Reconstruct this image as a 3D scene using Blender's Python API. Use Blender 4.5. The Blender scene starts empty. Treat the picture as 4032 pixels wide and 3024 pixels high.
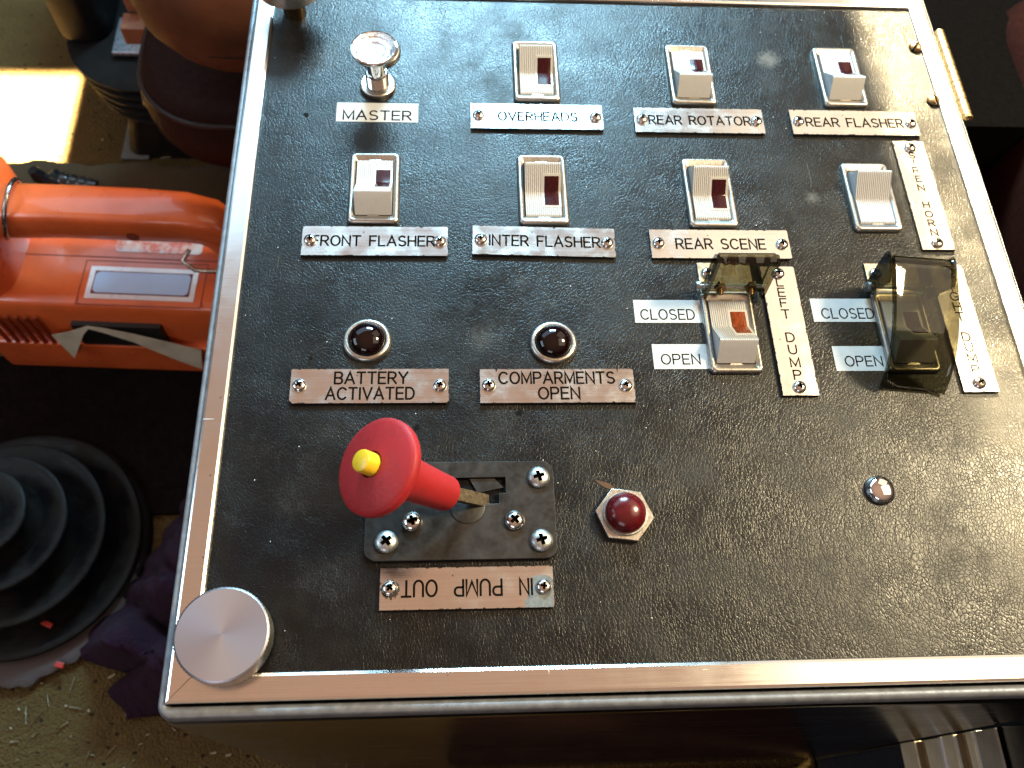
import bpy, bmesh, math, random
from mathutils import Vector, Matrix
R = math.radians
MM = 0.001                      # the panel is laid out in millimetres: x right, y away from the viewer, z up
C = bpy.context.scene.collection
sc = bpy.context.scene
rnd = random.Random(7)

# ------------------------------------------------------------------ camera
cam_d = bpy.data.cameras.new('camera')
cam = bpy.data.objects.new('camera', cam_d); C.objects.link(cam)
right = Vector((0.99790156, -0.03213705, 0.05621115))
down = Vector((-0.00407516, -0.89758512, -0.44082236))
fwd = Vector((0.06462102, 0.43966825, -0.89583255))
m = Matrix((( right.x, -down.x, -fwd.x), (right.y, -down.y, -fwd.y), (right.z, -down.z, -fwd.z))).to_4x4()
m.translation = Vector((102.41, -56.635, 375.14)) * MM
cam.matrix_world = m
cam_d.sensor_fit = 'HORIZONTAL'; cam_d.sensor_width = 36.0
cam_d.lens = 3517.36 / 4032 * 36
cam_d.clip_start = 0.01; cam_d.clip_end = 50
cam_d.dof.use_dof = True; cam_d.dof.focus_distance = 0.40; cam_d.dof.aperture_fstop = 15
sc.camera = cam

# ------------------------------------------------------------------ light
sc.view_settings.view_transform = 'Standard'; sc.view_settings.look = 'None'
sc.view_settings.exposure = 0; sc.view_settings.gamma = 1
sc.cycles.max_bounces = 8; sc.cycles.glossy_bounces = 5; sc.cycles.diffuse_bounces = 3
sc.cycles.transmission_bounces = 6; sc.cycles.transparent_max_bounces = 10
sc.cycles.sample_clamp_indirect = 4
sc.cycles.caustics_reflective = False
try:
    sc.cycles.use_denoising = True; sc.cycles.denoiser = 'OPENIMAGEDENOISE'
except Exception: pass

w = bpy.data.worlds.new('World'); sc.world = w; w.use_nodes = True
nt = w.node_tree; nt.nodes.clear()
wo = nt.nodes.new('ShaderNodeOutputWorld'); bg = nt.nodes.new('ShaderNodeBackground')
tc = nt.nodes.new('ShaderNodeTexCoord'); sp = nt.nodes.new('ShaderNodeSeparateXYZ'); rp = nt.nodes.new('ShaderNodeValToRGB')
nt.links.new(tc.outputs['Generated'], sp.inputs[0]); nt.links.new(sp.outputs['Z'], rp.inputs[0])
nt.links.new(rp.outputs[0], bg.inputs[0]); nt.links.new(bg.outputs[0], wo.inputs[0])
cr = rp.color_ramp
cr.elements[0].position = 0.0; cr.elements[0].color = (.006, .005, .004, 1)
cr.elements[1].position = 1.0; cr.elements[1].color = (.64, .37, .235, 1)
e = cr.elements.new(.35); e.color = (.085, .066, .056, 1)
e = cr.elements.new(.72); e.color = (.40, .25, .17, 1)
bg.inputs[1].default_value = 1.0

def area(name, loc, target, sx, sy, radiance, col, spread=180):
    d = bpy.data.lights.new(name, 'AREA'); d.shape = 'RECTANGLE'; d.size = sx * MM; d.size_y = sy * MM
    d.energy = radiance * math.pi * sx * sy * MM * MM; d.color = col; d.spread = R(spread)
    o = bpy.data.objects.new(name, d); C.objects.link(o)
    o.location = Vector(loc) * MM
    v = (Vector(target) - Vector(loc))
    o.rotation_euler = v.to_track_quat('-Z', 'Y').to_euler()
    return o
area('windscreen_light', (-250, 1000, 690), (40, 260, 0), 1040, 480, 2.6, (.46, .77, 1.0))
area('windscreen_low_light', (170, 1010, 505), (130, 340, 0), 330, 165, 135.0, (.42, .78, 1.0))
area('side_window_light', (900, 180, 880), (280, 60, 0), 700, 700, 2.4, (1.0, .84, .58))
area('side_window_glare', (1030, 375, 900), (330, 140, 0), 200, 200, 240.0, (1.0, .82, .50))
area('windscreen_corner_light', (880, 930, 880), (300, 180, 0), 640, 820, 1.35, (1.0, .84, .60))
area('far_window_light', (-900, 100, 560), (60, 150, 0), 620, 320, 6.0, (.62, .84, 1.0))
area('rear_fill_light', (-350, -1150, 650), (150, 0, -120), 620, 420, 3.8, (.92, .92, 1.0))  # added off-frame fill that brightens the boards and near faces
S_DIR = Vector((0.01, -.80, -.60)).normalized()
def beam(name, centre, sx, sy, power, spread):
    c = Vector(centre); loc = c - S_DIR * 2200
    o = area(name, loc, centre, sx, sy, 1.0, (1.0, .80, .46), spread); o.data.energy = power
    return o
beam('sunbeam_panel_edge', (374, 120, 0), 40, 420, 3.4, .9)
beam('sunbeam_floor', (-440, 618, -400), 250, 110, 20.0, .5)

# ------------------------------------------------------------------ helpers
def tag(o, label=None, cat=None, group=None, kind=None):
    if label: o['label'] = label
    if cat: o['category'] = cat
    if group: o['group'] = group
    if kind: o['kind'] = kind
    return o
def thing(name, label, cat, loc=(0, 0, 0), rotz=0, group=None):
    o = bpy.data.objects.new(name, None); C.objects.link(o)
    o.empty_display_size = .01
    o.location = Vector(loc) * MM; o.rotation_euler = (0, 0, rotz)
    return tag(o, label, cat, group)
def put(name, me, parent=None, loc=(0, 0, 0), rot=(0, 0, 0), bevel=0, seg=2):
    o = bpy.data.objects.new(name, me); C.objects.link(o)
    o.parent = parent; o.location = Vector(loc) * MM; o.rotation_euler = rot
    if bevel:
        b = o.modifiers.new('edge', 'BEVEL'); b.width = bevel * MM; b.segments = seg; b.limit_method = 'ANGLE'; b.angle_limit = R(35)
    return o
class MB:
    def __init__(s): s.v = []; s.f = []; s.m = []
    def add(s, vs, fs, mi=0):
        b = len(s.v); s.v += [tuple(p) for p in vs]
        for f in fs: s.f.append([b + i for i in f]); s.m.append(mi)
        return s
    def box(s, x0, x1, y0, y1, z0, z1, mi=0):
        return s.add([(x0,y0,z0),(x1,y0,z0),(x1,y1,z0),(x0,y1,z0),(x0,y0,z1),(x1,y0,z1),(x1,y1,z1),(x0,y1,z1)],
                     [(0,3,2,1),(4,5,6,7),(0,1,5,4),(1,2,6,5),(2,3,7,6),(3,0,4,7)], mi)
    def prism(s, pts, z0, z1, mi=0, mside=None):
        n = len(pts); vs = [(x,y,z0) for x,y in pts] + [(x,y,z1) for x,y in pts]
        b = len(s.v); s.v += vs
        s.f.append([b+i for i in range(n)][::-1]); s.m.append(mi if mside is None else mside)
        s.f.append([b+n+i for i in range(n)]); s.m.append(mi)
        for i in range(n):
            j = (i+1) % n; s.f.append([b+i, b+j, b+n+j, b+n+i]); s.m.append(mi if mside is None else mside)
        return s
    def loft(s, loops, cap0=False, cap1=False, mi=0, closed=True):
        b = len(s.v); n = len(loops[0])
        for L in loops: s.v += [tuple(p) for p in L]
        for k in range(len(loops)-1):
            for i in range(n if closed else n-1):
                j = (i+1) % n
                s.f.append([b+k*n+i, b+k*n+j, b+(k+1)*n+j, b+(k+1)*n+i]); s.m.append(mi)
        if cap0: s.f.append([b+i for i in range(n)][::-1]); s.m.append(mi)
        if cap1: s.f.append([b+(len(loops)-1)*n+i for i in range(n)]); s.m.append(mi)
        return s
    def lathe(s, prof, n=48, cx=0, cy=0, cap0=False, cap1=True, mi=0, wob=None):
        loops = []
        for r, z in prof:
            loops.append([(cx + r*math.cos(2*math.pi*i/n), cy + r*math.sin(2*math.pi*i/n), z) for i in range(n)])
        return s.loft(loops, cap0, cap1, mi)
    def tube(s, pts, r, n=10, mi=0, cap=True):
        P = [Vector(p) for p in pts]; loops = []; up = Vector((0,0,1)); prev = None
        for i, p in enumerate(P):
            t = (P[min(i+1, len(P)-1)] - P[max(i-1, 0)]).normalized()
            if prev is None:
                a = t.cross(up) if abs(t.z) < .9 else t.cross(Vector((1,0,0)))
            else: a = prev - t * prev.dot(t)
            a.normalize(); prev = a; bb = t.cross(a)
            rr = r[i] if isinstance(r, (list, tuple)) else r
            loops.append([p + a*rr*math.cos(2*math.pi*k/n) + bb*rr*math.sin(2*math.pi*k/n) for k in range(n)])
        return s.loft(loops, cap, cap, mi)
    def mesh(s, name, mats, smooth=40, fix=True):
        me = bpy.data.meshes.new(name)
        me.from_pydata([(x*MM, y*MM, z*MM) for x, y, z in s.v], [], s.f)
        for mt in (mats if isinstance(mats, (list, tuple)) else [mats]): me.materials.append(mt)
        me.polygons.foreach_set('material_index', s.m)
        if fix:
            bm = bmesh.new(); bm.from_mesh(me); bmesh.ops.recalc_face_normals(bm, faces=bm.faces); bm.to_mesh(me); bm.free()
        if smooth:
            me.polygons.foreach_set('use_smooth', [True]*len(me.polygons)); me.set_sharp_from_angle(angle=R(smooth))
        me.update(); return me
def rrect(x0, x1, y0, y1, r, z, n=6):
    pts = []
    for cx, cy, a in ((x1-r, y1-r, 0), (x0+r, y1-r, 90), (x0+r, y0+r, 180), (x1-r, y0+r, 270)):
        for k in range(n+1):
            t = R(a + 90*k/n); pts.append((cx + r*math.cos(t), cy + r*math.sin(t), z))
    return pts
def cut(me, cutters, dark=None, test=None):
    a = bpy.data.objects.new('tmp_a', me); C.objects.link(a); tmp = [a]
    for cme in cutters:
        b = bpy.data.objects.new('tmp_b', cme); C.objects.link(b); tmp.append(b)
        md = a.modifiers.new('b', 'BOOLEAN'); md.operation = 'DIFFERENCE'; md.object = b; md.solver = 'EXACT'
    dg = bpy.context.evaluated_depsgraph_get()
    out = bpy.data.meshes.new_from_object(a.evaluated_get(dg))
    for o in tmp: bpy.data.objects.remove(o)
    if dark is not None:
        for p in out.polygons:
            if test(p.center / MM, p.normal): p.material_index = dark
    out.polygons.foreach_set('use_smooth', [True]*len(out.polygons)); out.set_sharp_from_angle(angle=R(35))
    return out

# ------------------------------------------------------------------ materials
class NT:
    def __init__(s, name):
        s.m = bpy.data.materials.new(name); s.m.use_nodes = True; s.t = s.m.node_tree
        s.b = s.t.nodes['Principled BSDF']; s.o = s.t.nodes['Material Output']
        tcn = s.t.nodes.new('ShaderNodeTexCoord'); mp = s.t.nodes.new('ShaderNodeMapping'); mp.inputs['Scale'].default_value = (1000, 1000, 1000)
        s.t.links.new(tcn.outputs['Object'], mp.inputs[0]); s.co = mp.outputs[0]
    def n(s, typ, **k):
        nd = s.t.nodes.new(typ)
        for a, v in k.items():
            if a.startswith('i_'):
                key = a[2:].replace('_', ' ')
                tgt = nd.inputs[int(key)] if key.isdigit() else nd.inputs[key]
                s.set(tgt, v)
            else: setattr(nd, a, v)
        return nd
    def set(s, inp, v):
        if isinstance(v, bpy.types.NodeSocket): s.t.links.new(v, inp)
        elif isinstance(v, (tuple, list)) and len(v) == 3 and inp.type == 'RGBA': inp.default_value = (*v, 1)
        else: inp.default_value = v
    def P(s, **k):
        for a, v in k.items(): s.set(s.b.inputs[a.replace('_', ' ')], v)
        return s
    def scale(s, sx, sy, sz, co=None, rot=(0,0,0), loc=(0,0,0)):
        nd = s.t.nodes.new('ShaderNodeMapping'); nd.inputs['Scale'].default_value = (sx, sy, sz); nd.inputs['Rotation'].default_value = rot; nd.inputs['Location'].default_value = loc
        s.t.links.new(co or s.co, nd.inputs[0]); return nd.outputs[0]
    def noise(s, scale, detail=3, rough=.5, co=None, dist=0):
        nd = s.n('ShaderNodeTexNoise'); s.t.links.new(co or s.co, nd.inputs['Vector'])
        nd.inputs['Scale'].default_value = scale; nd.inputs['Detail'].default_value = detail; nd.inputs['Roughness'].default_value = rough; nd.inputs['Distortion'].default_value = dist
        return nd.outputs['Fac']
    def vor(s, scale, feature='F1', co=None, rand=1):
        nd = s.n('ShaderNodeTexVoronoi'); nd.feature = feature; s.t.links.new(co or s.co, nd.inputs['Vector']); nd.inputs['Scale'].default_value = scale
        nd.inputs['Randomness'].default_value = rand
        return nd
    def ramp(s, fac, stops, interp='LINEAR'):
        nd = s.n('ShaderNodeValToRGB'); s.t.links.new(fac, nd.inputs[0]); c = nd.color_ramp; c.interpolation = interp
        def cc(v): return (v, v, v, 1) if not isinstance(v, (tuple, list)) else (*v, 1)
        c.elements[0].position, c.elements[0].color = stops[0][0], cc(stops[0][1])
        c.elements[1].position, c.elements[1].color = stops[-1][0], cc(stops[-1][1])
        for p, v in stops[1:-1]:
            el = c.elements.new(p); el.color = cc(v)
        return nd.outputs[0]
    def math(s, op, a, b=0.0, clamp=False):
        nd = s.n('ShaderNodeMath', operation=op, use_clamp=clamp); s.set(nd.inputs[0], a); s.set(nd.inputs[1], b); return nd.outputs[0]
    def mix(s, fac, a, b):
        nd = s.n('ShaderNodeMix', data_type='RGBA'); s.set(nd.inputs[0], fac); s.set(nd.inputs[6], a); s.set(nd.inputs[7], b); return nd.outputs[2]
    def mixf(s, fac, a, b):
        nd = s.n('ShaderNodeMix', data_type='FLOAT'); s.set(nd.inputs[0], fac); s.set(nd.inputs[2], a); s.set(nd.inputs[3], b); return nd.outputs[0]
    def bump(s, h, dist, strength=1.0, normal=None):
        nd = s.n('ShaderNodeBump'); s.t.links.new(h, nd.inputs['Height']); nd.inputs['Distance'].default_value = dist * MM; nd.inputs['Strength'].default_value = strength
        if normal: s.t.links.new(normal, nd.inputs['Normal'])
        return nd.outputs[0]

def simple(name, col, rough=.5, metal=0, nscale=.25, var=.25, bump=0, bscale=1.0, spec=.5, coat=0):
    k = NT(name)
    nz = k.noise(nscale, 4, .6)
    dk = tuple(c*(1-var) for c in col); lt = tuple(min(1, c*(1+var)) for c in col)
    k.P(Base_Color=k.ramp(nz, [(.3, dk), (.7, lt)]), Metallic=metal, Roughness=k.ramp(k.noise(nscale*2.3, 4), [(.3, max(.02, rough*.8)), (.7, min(1, rough*1.25))]))
    k.b.inputs['Specular IOR Level'].default_value = spec
    if coat: k.P(Coat_Weight=coat, Coat_Roughness=.08)
    if bump: k.P(Normal=k.bump(k.noise(bscale, 4, .6), bump))
    return k.m

# black grained leathercloth
k = NT('black_leathercloth')
wv = k.n('ShaderNodeTexNoise'); k.t.links.new(k.co, wv.inputs['Vector']); wv.inputs['Scale'].default_value = .035; wv.inputs['Detail'].default_value = 2
dv = k.n('ShaderNodeVectorMath', operation='MULTIPLY_ADD'); k.t.links.new(wv.outputs['Color'], dv.inputs[0]); dv.inputs[1].default_value = (11, 11, 0); k.t.links.new(k.co, dv.inputs[2])
fine = k.n('ShaderNodeTexNoise'); k.t.links.new(k.co, fine.inputs['Vector']); fine.inputs['Scale'].default_value = .9; fine.inputs['Detail'].default_value = 2
dv2 = k.n('ShaderNodeVectorMath', operation='MULTIPLY_ADD'); k.t.links.new(fine.outputs['Color'], dv2.inputs[0]); dv2.inputs[1].default_value = (.8, .8, 0); k.t.links.new(dv.outputs[0], dv2.inputs[2])
g1 = k.vor(.70, 'DISTANCE_TO_EDGE', k.scale(1, .72, 1, dv2.outputs[0], (0, 0, R(35))))
g2 = k.vor(.85, 'F1', dv2.outputs[0])
cre = k.vor(.16, 'DISTANCE_TO_EDGE', k.scale(1, .38, 1, dv2.outputs[0], (0, 0, R(28))))
h1 = k.ramp(g1.outputs['Distance'], [(0, 0), (.08, .5), (.18, .92), (.5, 1)])
h2 = k.math('SUBTRACT', 1.0, g2.outputs['Distance'])
h3 = k.ramp(cre.outputs['Distance'], [(0, 0), (.05, 1), (1, 1)])
amp = k.ramp(k.noise(.022, 3, .6), [(.3, .62), (.7, 1)])
h = k.math('MULTIPLY', k.math('ADD', k.math('ADD', k.math('MULTIPLY', h1, .70), k.math('MULTIPLY', h2, .10)), k.math('MULTIPLY', h3, .45)), amp)
h = k.math('ADD', h, k.math('MULTIPLY', k.noise(2.2, 3, .6), .10))
nb = k.bump(h, .098, 1.0)
big = k.bump(k.noise(.05, 3, .5), .6, .35, nb)
dust = k.ramp(k.noise(.03, 5, .65), [(.45, 0), (.75, 1)])
spv = k.vor(.33, 'F1'); spk = k.math('LESS_THAN', spv.outputs['Distance'], .085)
sel = k.n('ShaderNodeSeparateColor'); k.t.links.new(spv.outputs['Color'], sel.inputs[0])
spk = k.math('MULTIPLY', spk, k.math('GREATER_THAN', sel.outputs[0], .955))
# two rubbed grey scuffs
def spot(x, y, r, ns):
    d = k.n('ShaderNodeVectorMath', operation='DISTANCE'); k.t.links.new(k.co, d.inputs[0]); d.inputs[1].default_value = (x, y, 0)
    q = k.math('ADD', d.outputs['Value'], k.math('MULTIPLY', k.math('SUBTRACT', k.noise(ns, 4, .7), .5), r*2.2))
    return k.math('SUBTRACT', 1.0, k.math('DIVIDE', q, r), True)
scf = k.math('ADD', spot(286, 338, 8, .35), k.math('MULTIPLY', spot(294, 238, 5, .4), .6), True)
scf = k.math('ADD', scf, k.math('MULTIPLY', spot(116, 152, 9, .3), .25), True)
bcol = k.mix(dust, (.0022, .0023, .0026), (.0085, .0075, .006))
grime = k.math('MULTIPLY', k.ramp(k.noise(.045, 5, .7), [(.50, 0), (.66, 1)]), k.ramp(k.noise(.9, 4, .75), [(.42, 0), (.62, 1)]))
bcol = k.mix(k.math('MULTIPLY', grime, .28), bcol, (.030, .0265, .021))
scl = k.math('GREATER_THAN', k.noise(.30, 2, .5, k.scale(1, .035, 1, dv.outputs[0], (0, 0, R(-52)))), .755)
bcol = k.mix(k.math('MULTIPLY', scl, .30), bcol, (.12, .115, .105))
bcol = k.mix(k.math('MULTIPLY', scf, .6), bcol, (.16, .15, .135))
bcol = k.mix(spk, bcol, (.55, .53, .48))
k.P(Base_Color=bcol, Roughness=k.math('ADD', k.ramp(k.noise(.02, 4, .6), [(.3, .25), (.5, .34), (.75, .48)]), k.math('MULTIPLY', k.math('ADD', scf, grime), .22)), Normal=big)
k.b.inputs['Specular IOR Level'].default_value = .30
LEATHER = k.m

def brushed(name, col, rough, ang=0, streak=.12, wear=False, half=(36.35, 8.8)):
    k = NT(name)
    st = k.noise(1.0, 3, .7, k.scale(.02, 2.6, 1, None, (0, 0, ang)))
    bl = k.noise(.09, 4, .6)
    base = k.mix(k.math('MULTIPLY', k.ramp(st, [(.35, 0), (.7, 1)]), .5), tuple(c*.82 for c in col), col)
    base = k.mix(k.math('MULTIPLY', k.ramp(bl, [(.45, 0), (.75, 1)]), .35), base, tuple(c*.7 for c in col))
    rg = k.math('ADD', k.math('MULTIPLY', st, streak), k.ramp(bl, [(.3, rough*.8), (.7, rough*1.2)]))
    met = 1.0
    sa = k.math('GREATER_THAN', k.noise(.22, 2, .5, k.scale(1, .05, 1, None, (0, 0, R(37)))), .742)
    sb = k.math('GREATER_THAN', k.noise(.30, 2, .5, k.scale(.05, 1, 1, None, (0, 0, R(17)))), .755)
    sm = k.math('MULTIPLY', k.math('MAXIMUM', sa, sb), .30)
    base = k.mix(sm, base, (.95, .93, .90)); rg = k.math('ADD', rg, sm)
    ds = k.vor(.12, 'F1'); dt = k.math('LESS_THAN', ds.outputs['Distance'], .05)
    base = k.mix(k.math('MULTIPLY', dt, .7), base, (.10, .08, .06))
    if wear:
        s2 = k.n('ShaderNodeSeparateXYZ'); k.t.links.new(k.co, s2.inputs[0])
        dx = k.math('SUBTRACT', half[0], k.math('ABSOLUTE', s2.outputs[0])); dy = k.math('SUBTRACT', half[1], k.math('ABSOLUTE', s2.outputs[1]))
        ed = k.math('MINIMUM', dx, dy)
        oi = k.n('ShaderNodeObjectInfo')
        off = k.n('ShaderNodeVectorMath', operation='ADD'); k.t.links.new(k.co, off.inputs[0])
        cmb = k.n('ShaderNodeCombineXYZ'); k.t.links.new(k.math('MULTIPLY', oi.outputs['Random'], 400), cmb.inputs[0]); k.t.links.new(cmb.outputs[0], off.inputs[1])
        nz = k.ramp(k.noise(.35, 5, .7, off.outputs[0]), [(.52, 0), (.78, 1)])
        worn = k.math('LESS_THAN', ed, k.math('MULTIPLY', nz, 1.3))
        pits = k.math('GREATER_THAN', k.noise(.9, 5, .75, off.outputs[0]), .71)
        scr = k.math('GREATER_THAN', k.noise(.5, 2, .5, k.scale(1, .06, 1, off.outputs[0], (0, 0, R(50)))), .735)
        mask = k.math('MAXIMUM', worn, k.math('MULTIPLY', pits, .7))
        tar = k.ramp(k.noise(.07, 4, .65, off.outputs[0]), [(.46, 0), (.70, 1)])
        base = k.mix(k.math('MULTIPLY', tar, .55), base, (.40, .35, .30)); rg = k.math('ADD', rg, k.math('MULTIPLY', tar, .14))
        base = k.mix(k.math('MULTIPLY', scr, .35), base, (.9, .9, .9))
        base = k.mix(mask, base, (.03, .026, .022)); met = k.math('SUBTRACT', 1.0, k.math('MULTIPLY', mask, .9))
    k.P(Base_Color=base, Metallic=met, Roughness=rg, Normal=k.bump(st, .012, .5))
    return k.m
PLATE = brushed('brushed_nameplate', (.84, .81, .78), .13, 0, .12, True)
TRIM_X = brushed('aluminium_trim', (.83, .81, .79), .14, 0, .12)
TRIM_Y = brushed('aluminium_trim_upright', (.83, .81, .79), .14, R(90), .12)
CORE = simple('black_plastic_core', (.012, .011, .010), .45)
INK = simple('engraved_black', (.006, .005, .004), .9, spec=0)
STICK_INK = simple('printed_black', (.012, .012, .014), .9, spec=0)
STICKER = simple('white_label_tape', (.43, .435, .43), .5, nscale=.15, var=.06, spec=.12)
BEZEL = simple('satin_chrome', (.46, .43, .39), .33, 1, .5, .10)
CHROME = simple('bright_chrome', (.82, .82, .83), .05, 1, .3, .03)
SCREW = simple('screw_steel', (.62, .60, .58), .16, 1, .8, .12)
SCREW_DULL = simple('dull_zinc', (.46, .48, .48), .38, 1, .9, .35)
BRASS = simple('aged_brass', (.20, .13, .07), .30, 1, .7, .3)
GOLD = simple('brass_hinge', (.72, .52, .26), .28, 1, .4, .15)
TURNED = None
RECESS = simple('recess_shade', (.003, .0025, .002), .8, spec=.1)  # near-black colour paints the shade inside recesses and holes
k = NT('ivory_white_plastic')
oi = k.n('ShaderNodeObjectInfo'); of_ = k.n('ShaderNodeVectorMath', operation='ADD'); cm_ = k.n('ShaderNodeCombineXYZ'); k.t.links.new(k.math('MULTIPLY', oi.outputs['Random'], 300), cm_.inputs[0])
k.t.links.new(k.co, of_.inputs[0]); k.t.links.new(cm_.outputs[0], of_.inputs[1])
wcol = k.mix(oi.outputs['Random'], (.44, .437, .44), (.425, .41, .385))
drt = k.math('MAXIMUM', k.math('MULTIPLY', k.ramp(k.noise(.55, 5, .75, of_.outputs[0]), [(.60, 0), (.74, 1)]), .6), k.math('MULTIPLY', k.ramp(k.noise(.9, 3, .6, k.scale(1, .10, .3, of_.outputs[0])), [(.58, 0), (.70, 1)]), .35))
k.P(Base_Color=k.mix(drt, wcol, (.33, .28, .23)), Roughness=.38); WHITE = k.m
k = NT('dark_red_lens'); k.P(Base_Color=k.ramp(k.noise(1.2, 2, .5, k.scale(1, .1, 1)), [(.3, (.016, .002, .003)), (.7, (.040, .005, .007))]), Roughness=.20, Specular_IOR_Level=.22); LENS = k.m
k = NT('amber_red_lens'); k.P(Base_Color=k.ramp(k.noise(1.2, 2, .5, k.scale(1, .1, 1)), [(.3, (.10, .018, .006)), (.7, (.25, .055, .015))]), Roughness=.22, Specular_IOR_Level=.25); LENS_AMBER = k.m
k = NT('black_red_glass'); k.P(Base_Color=(.004, .0008, .0014), Roughness=.03, Specular_IOR_Level=.42); DOME_DARK = k.m
k = NT('ruby_plastic'); k.P(Base_Color=k.ramp(k.noise(.25, 3), [(.3, (.055, .0025, .005)), (.7, (.10, .005, .008))]), Roughness=.20, Subsurface_Weight=.15, Subsurface_Radius=(.003, .0006, .0006)); DOME_RED = k.m
k = NT('red_knob_plastic'); k.P(Base_Color=k.mix(k.ramp(k.noise(.28, 5, .7), [(.55, 0), (.8, 1)]), (.32, .014, .018), (.19, .015, .015)), Roughness=k.ramp(k.noise(.6, 4), [(.3, .46), (.7, .64)]), Specular_IOR_Level=.35, Normal=k.bump(k.noise(1.1, 4, .6), .05)); RED = k.m
k = NT('yellow_button_plastic'); k.P(Base_Color=k.mix(k.ramp(k.noise(.5, 4, .7), [(.58, 0), (.75, 1)]), (.74, .50, .025), (.30, .17, .02)), Roughness=.3); YELLOW = k.m
BLACKPLATE = simple('worn_black_plate', (.020, .017, .015), .38, .3, .12, .6)
k = NT('smoked_plastic'); k.t.nodes.remove(k.b)
tr = k.n('ShaderNodeBsdfTransparent'); tr.inputs[0].default_value = (.38, .368, .285, 1)
gl = k.n('ShaderNodeBsdfGlossy'); gl.inputs['Roughness'].default_value = .05
fr = k.n('ShaderNodeFresnel'); fr.inputs[0].default_value = 1.5
mx = k.n('ShaderNodeMixShader'); geo = k.n('ShaderNodeNewGeometry'); k.t.links.new(k.math('MULTIPLY', fr.outputs[0], k.math('SUBTRACT', 1.0, geo.outputs['Backfacing'])), mx.inputs[0]); k.t.links.new(tr.outputs[0], mx.inputs[1]); k.t.links.new(gl.outputs[0], mx.inputs[2])
k.t.links.new(mx.outputs[0], k.o.inputs[0]); SMOKE = k.m
k = NT('turned_aluminium')
s2 = k.n('ShaderNodeSeparateXYZ'); k.t.links.new(k.co, s2.inputs[0])
rad = k.n('ShaderNodeVectorMath', operation='LENGTH'); k.t.links.new(k.co, rad.inputs[0])
ring = k.noise(3.0, 2, .6, k.n('ShaderNodeCombineXYZ', i_0=rad.outputs['Value']).outputs[0])
k.P(Base_Color=(.44, .42, .47), Metallic=1.0, Roughness=.42, Normal=k.bump(ring, .02, .6)); TURNED = k.m
k.P(Anisotropic=.3)
tg = k.n('ShaderNodeTangent', direction_type='RADIAL', axis='Z'); k.t.links.new(tg.outputs[0], k.b.inputs['Tangent'])
KNURL = simple('knurled_aluminium', (.52, .50, .49), .34, 1, .8, .2)
k = NT('polished_steel_side'); st = k.noise(1, 4, .6, k.scale(.012, .4, .4)); sx3 = k.n('ShaderNodeSeparateXYZ'); k.t.links.new(k.co, sx3.inputs[0]); DUST_ = k.math('MULTIPLY', k.ramp(k.math('ADD', k.math('MULTIPLY', sx3.outputs[0], -.004), k.noise(.02, 4, .6)), [(.35, 0), (1.1, 1)]), .5)
k.P(Base_Color=k.mix(k.ramp(k.noise(.02, 4, .6), [(.4, 0), (.7, 1)]), (.30, .29, .285), (.16, .155, .15)), Metallic=k.math('SUBTRACT', 1.0, DUST_), Roughness=k.ramp(st, [(.3, .12), (.7, .28)]), Normal=k.bump(st, .01, .4)); STEEL = k.m
EDGE = simple('satin_steel_edge', (.16, .17, .19), .48, .25, .2, .25, .03, .8)

# ------------------------------------------------------------------ single-stroke lettering
def arc(cx, cy, rx, ry, a0, a1, n=8):
    return [(cx + rx*math.cos(R(a0+(a1-a0)*i/n)), cy + ry*math.sin(R(a0+(a1-a0)*i/n))) for i in range(n+1)]
FONT = {   # cell height 1, given width
 'A': (.82, [[(0,0),(.41,1),(.82,0)], [(.14,.33),(.68,.33)]]),
 'B': (.68, [[(0,.5),(0,1)] + [(.38,1)] + arc(.40,.755,.25,.245,80,-90,6) + [(0,.51)], [(0,.49),(0,0),(.38,0)] + arc(.42,.245,.26,.245,-80,85,6)]),
 'C': (.78, [arc(.42,.5,.42,.5,42,318,16)]),
 'D': (.74, [[(0,0),(0,1),(.30,1)] + arc(.30,.5,.44,.5,80,-80,10) + [(.30,0),(.02,0)]]),
 'E': (.62, [[(.62,1),(0,1),(0,0),(.62,0)], [(0.03,.51),(.56,.51)]]),
 'F': (.60, [[(.60,1),(0,1),(0,0)], [(.03,.50),(.52,.50)]]),
 'G': (.80, [arc(.42,.5,.42,.5,45,300,14) + [(.78,.14),(.78,.44),(.48,.44)]]),
 'H': (.70, [[(0,0),(0,1)], [(.70,0),(.70,1)], [(.03,.51),(.67,.51)]]),
 'I': (.06, [[(.03,0),(.03,1)]]),
 'L': (.58, [[(0,1),(0,0),(.58,0)]]),
 'M': (.84, [[(0,0),(0,1),(.42,.12),(.84,1),(.84,0)]]),
 'N': (.72, [[(0,0),(0,1),(.72,0),(.72,1)]]),
 'O': (.84, [arc(.42,.5,.42,.5,90,449,22)]),
 'P': (.66, [[(0,0),(0,1),(.38,1)] + arc(.39,.735,.27,.265,80,-90,8) + [(.03,.47)]]),
 'R': (.70, [[(0,0),(0,1),(.38,1)] + arc(.39,.735,.27,.265,80,-90,8) + [(.03,.47)], [(.36,.44),(.70,0)]]),
 'S': (.68, [arc(.34,.745,.30,.255,35,270,10) + arc(.34,.245,.33,.245,90,-145,10)[1:]]),
 'T': (.72, [[(0,1),(.72,1)], [(.36,.97),(.36,0)]]),
 'U': (.72, [[(0,1),(0,.36)] + arc(.36,.36,.36,.36,180,360,10) + [(.72,1)]]),
 'V': (.80, [[(0,1),(.40,0),(.80,1)]]),
 'Y': (.78, [[(0,1),(.39,.46),(.78,1)], [(.39,.43),(.39,0)]]),
 ' ': (.42, []), "'": (.1, [[(.05,1.02),(.0,.8)]]),
}
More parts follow.
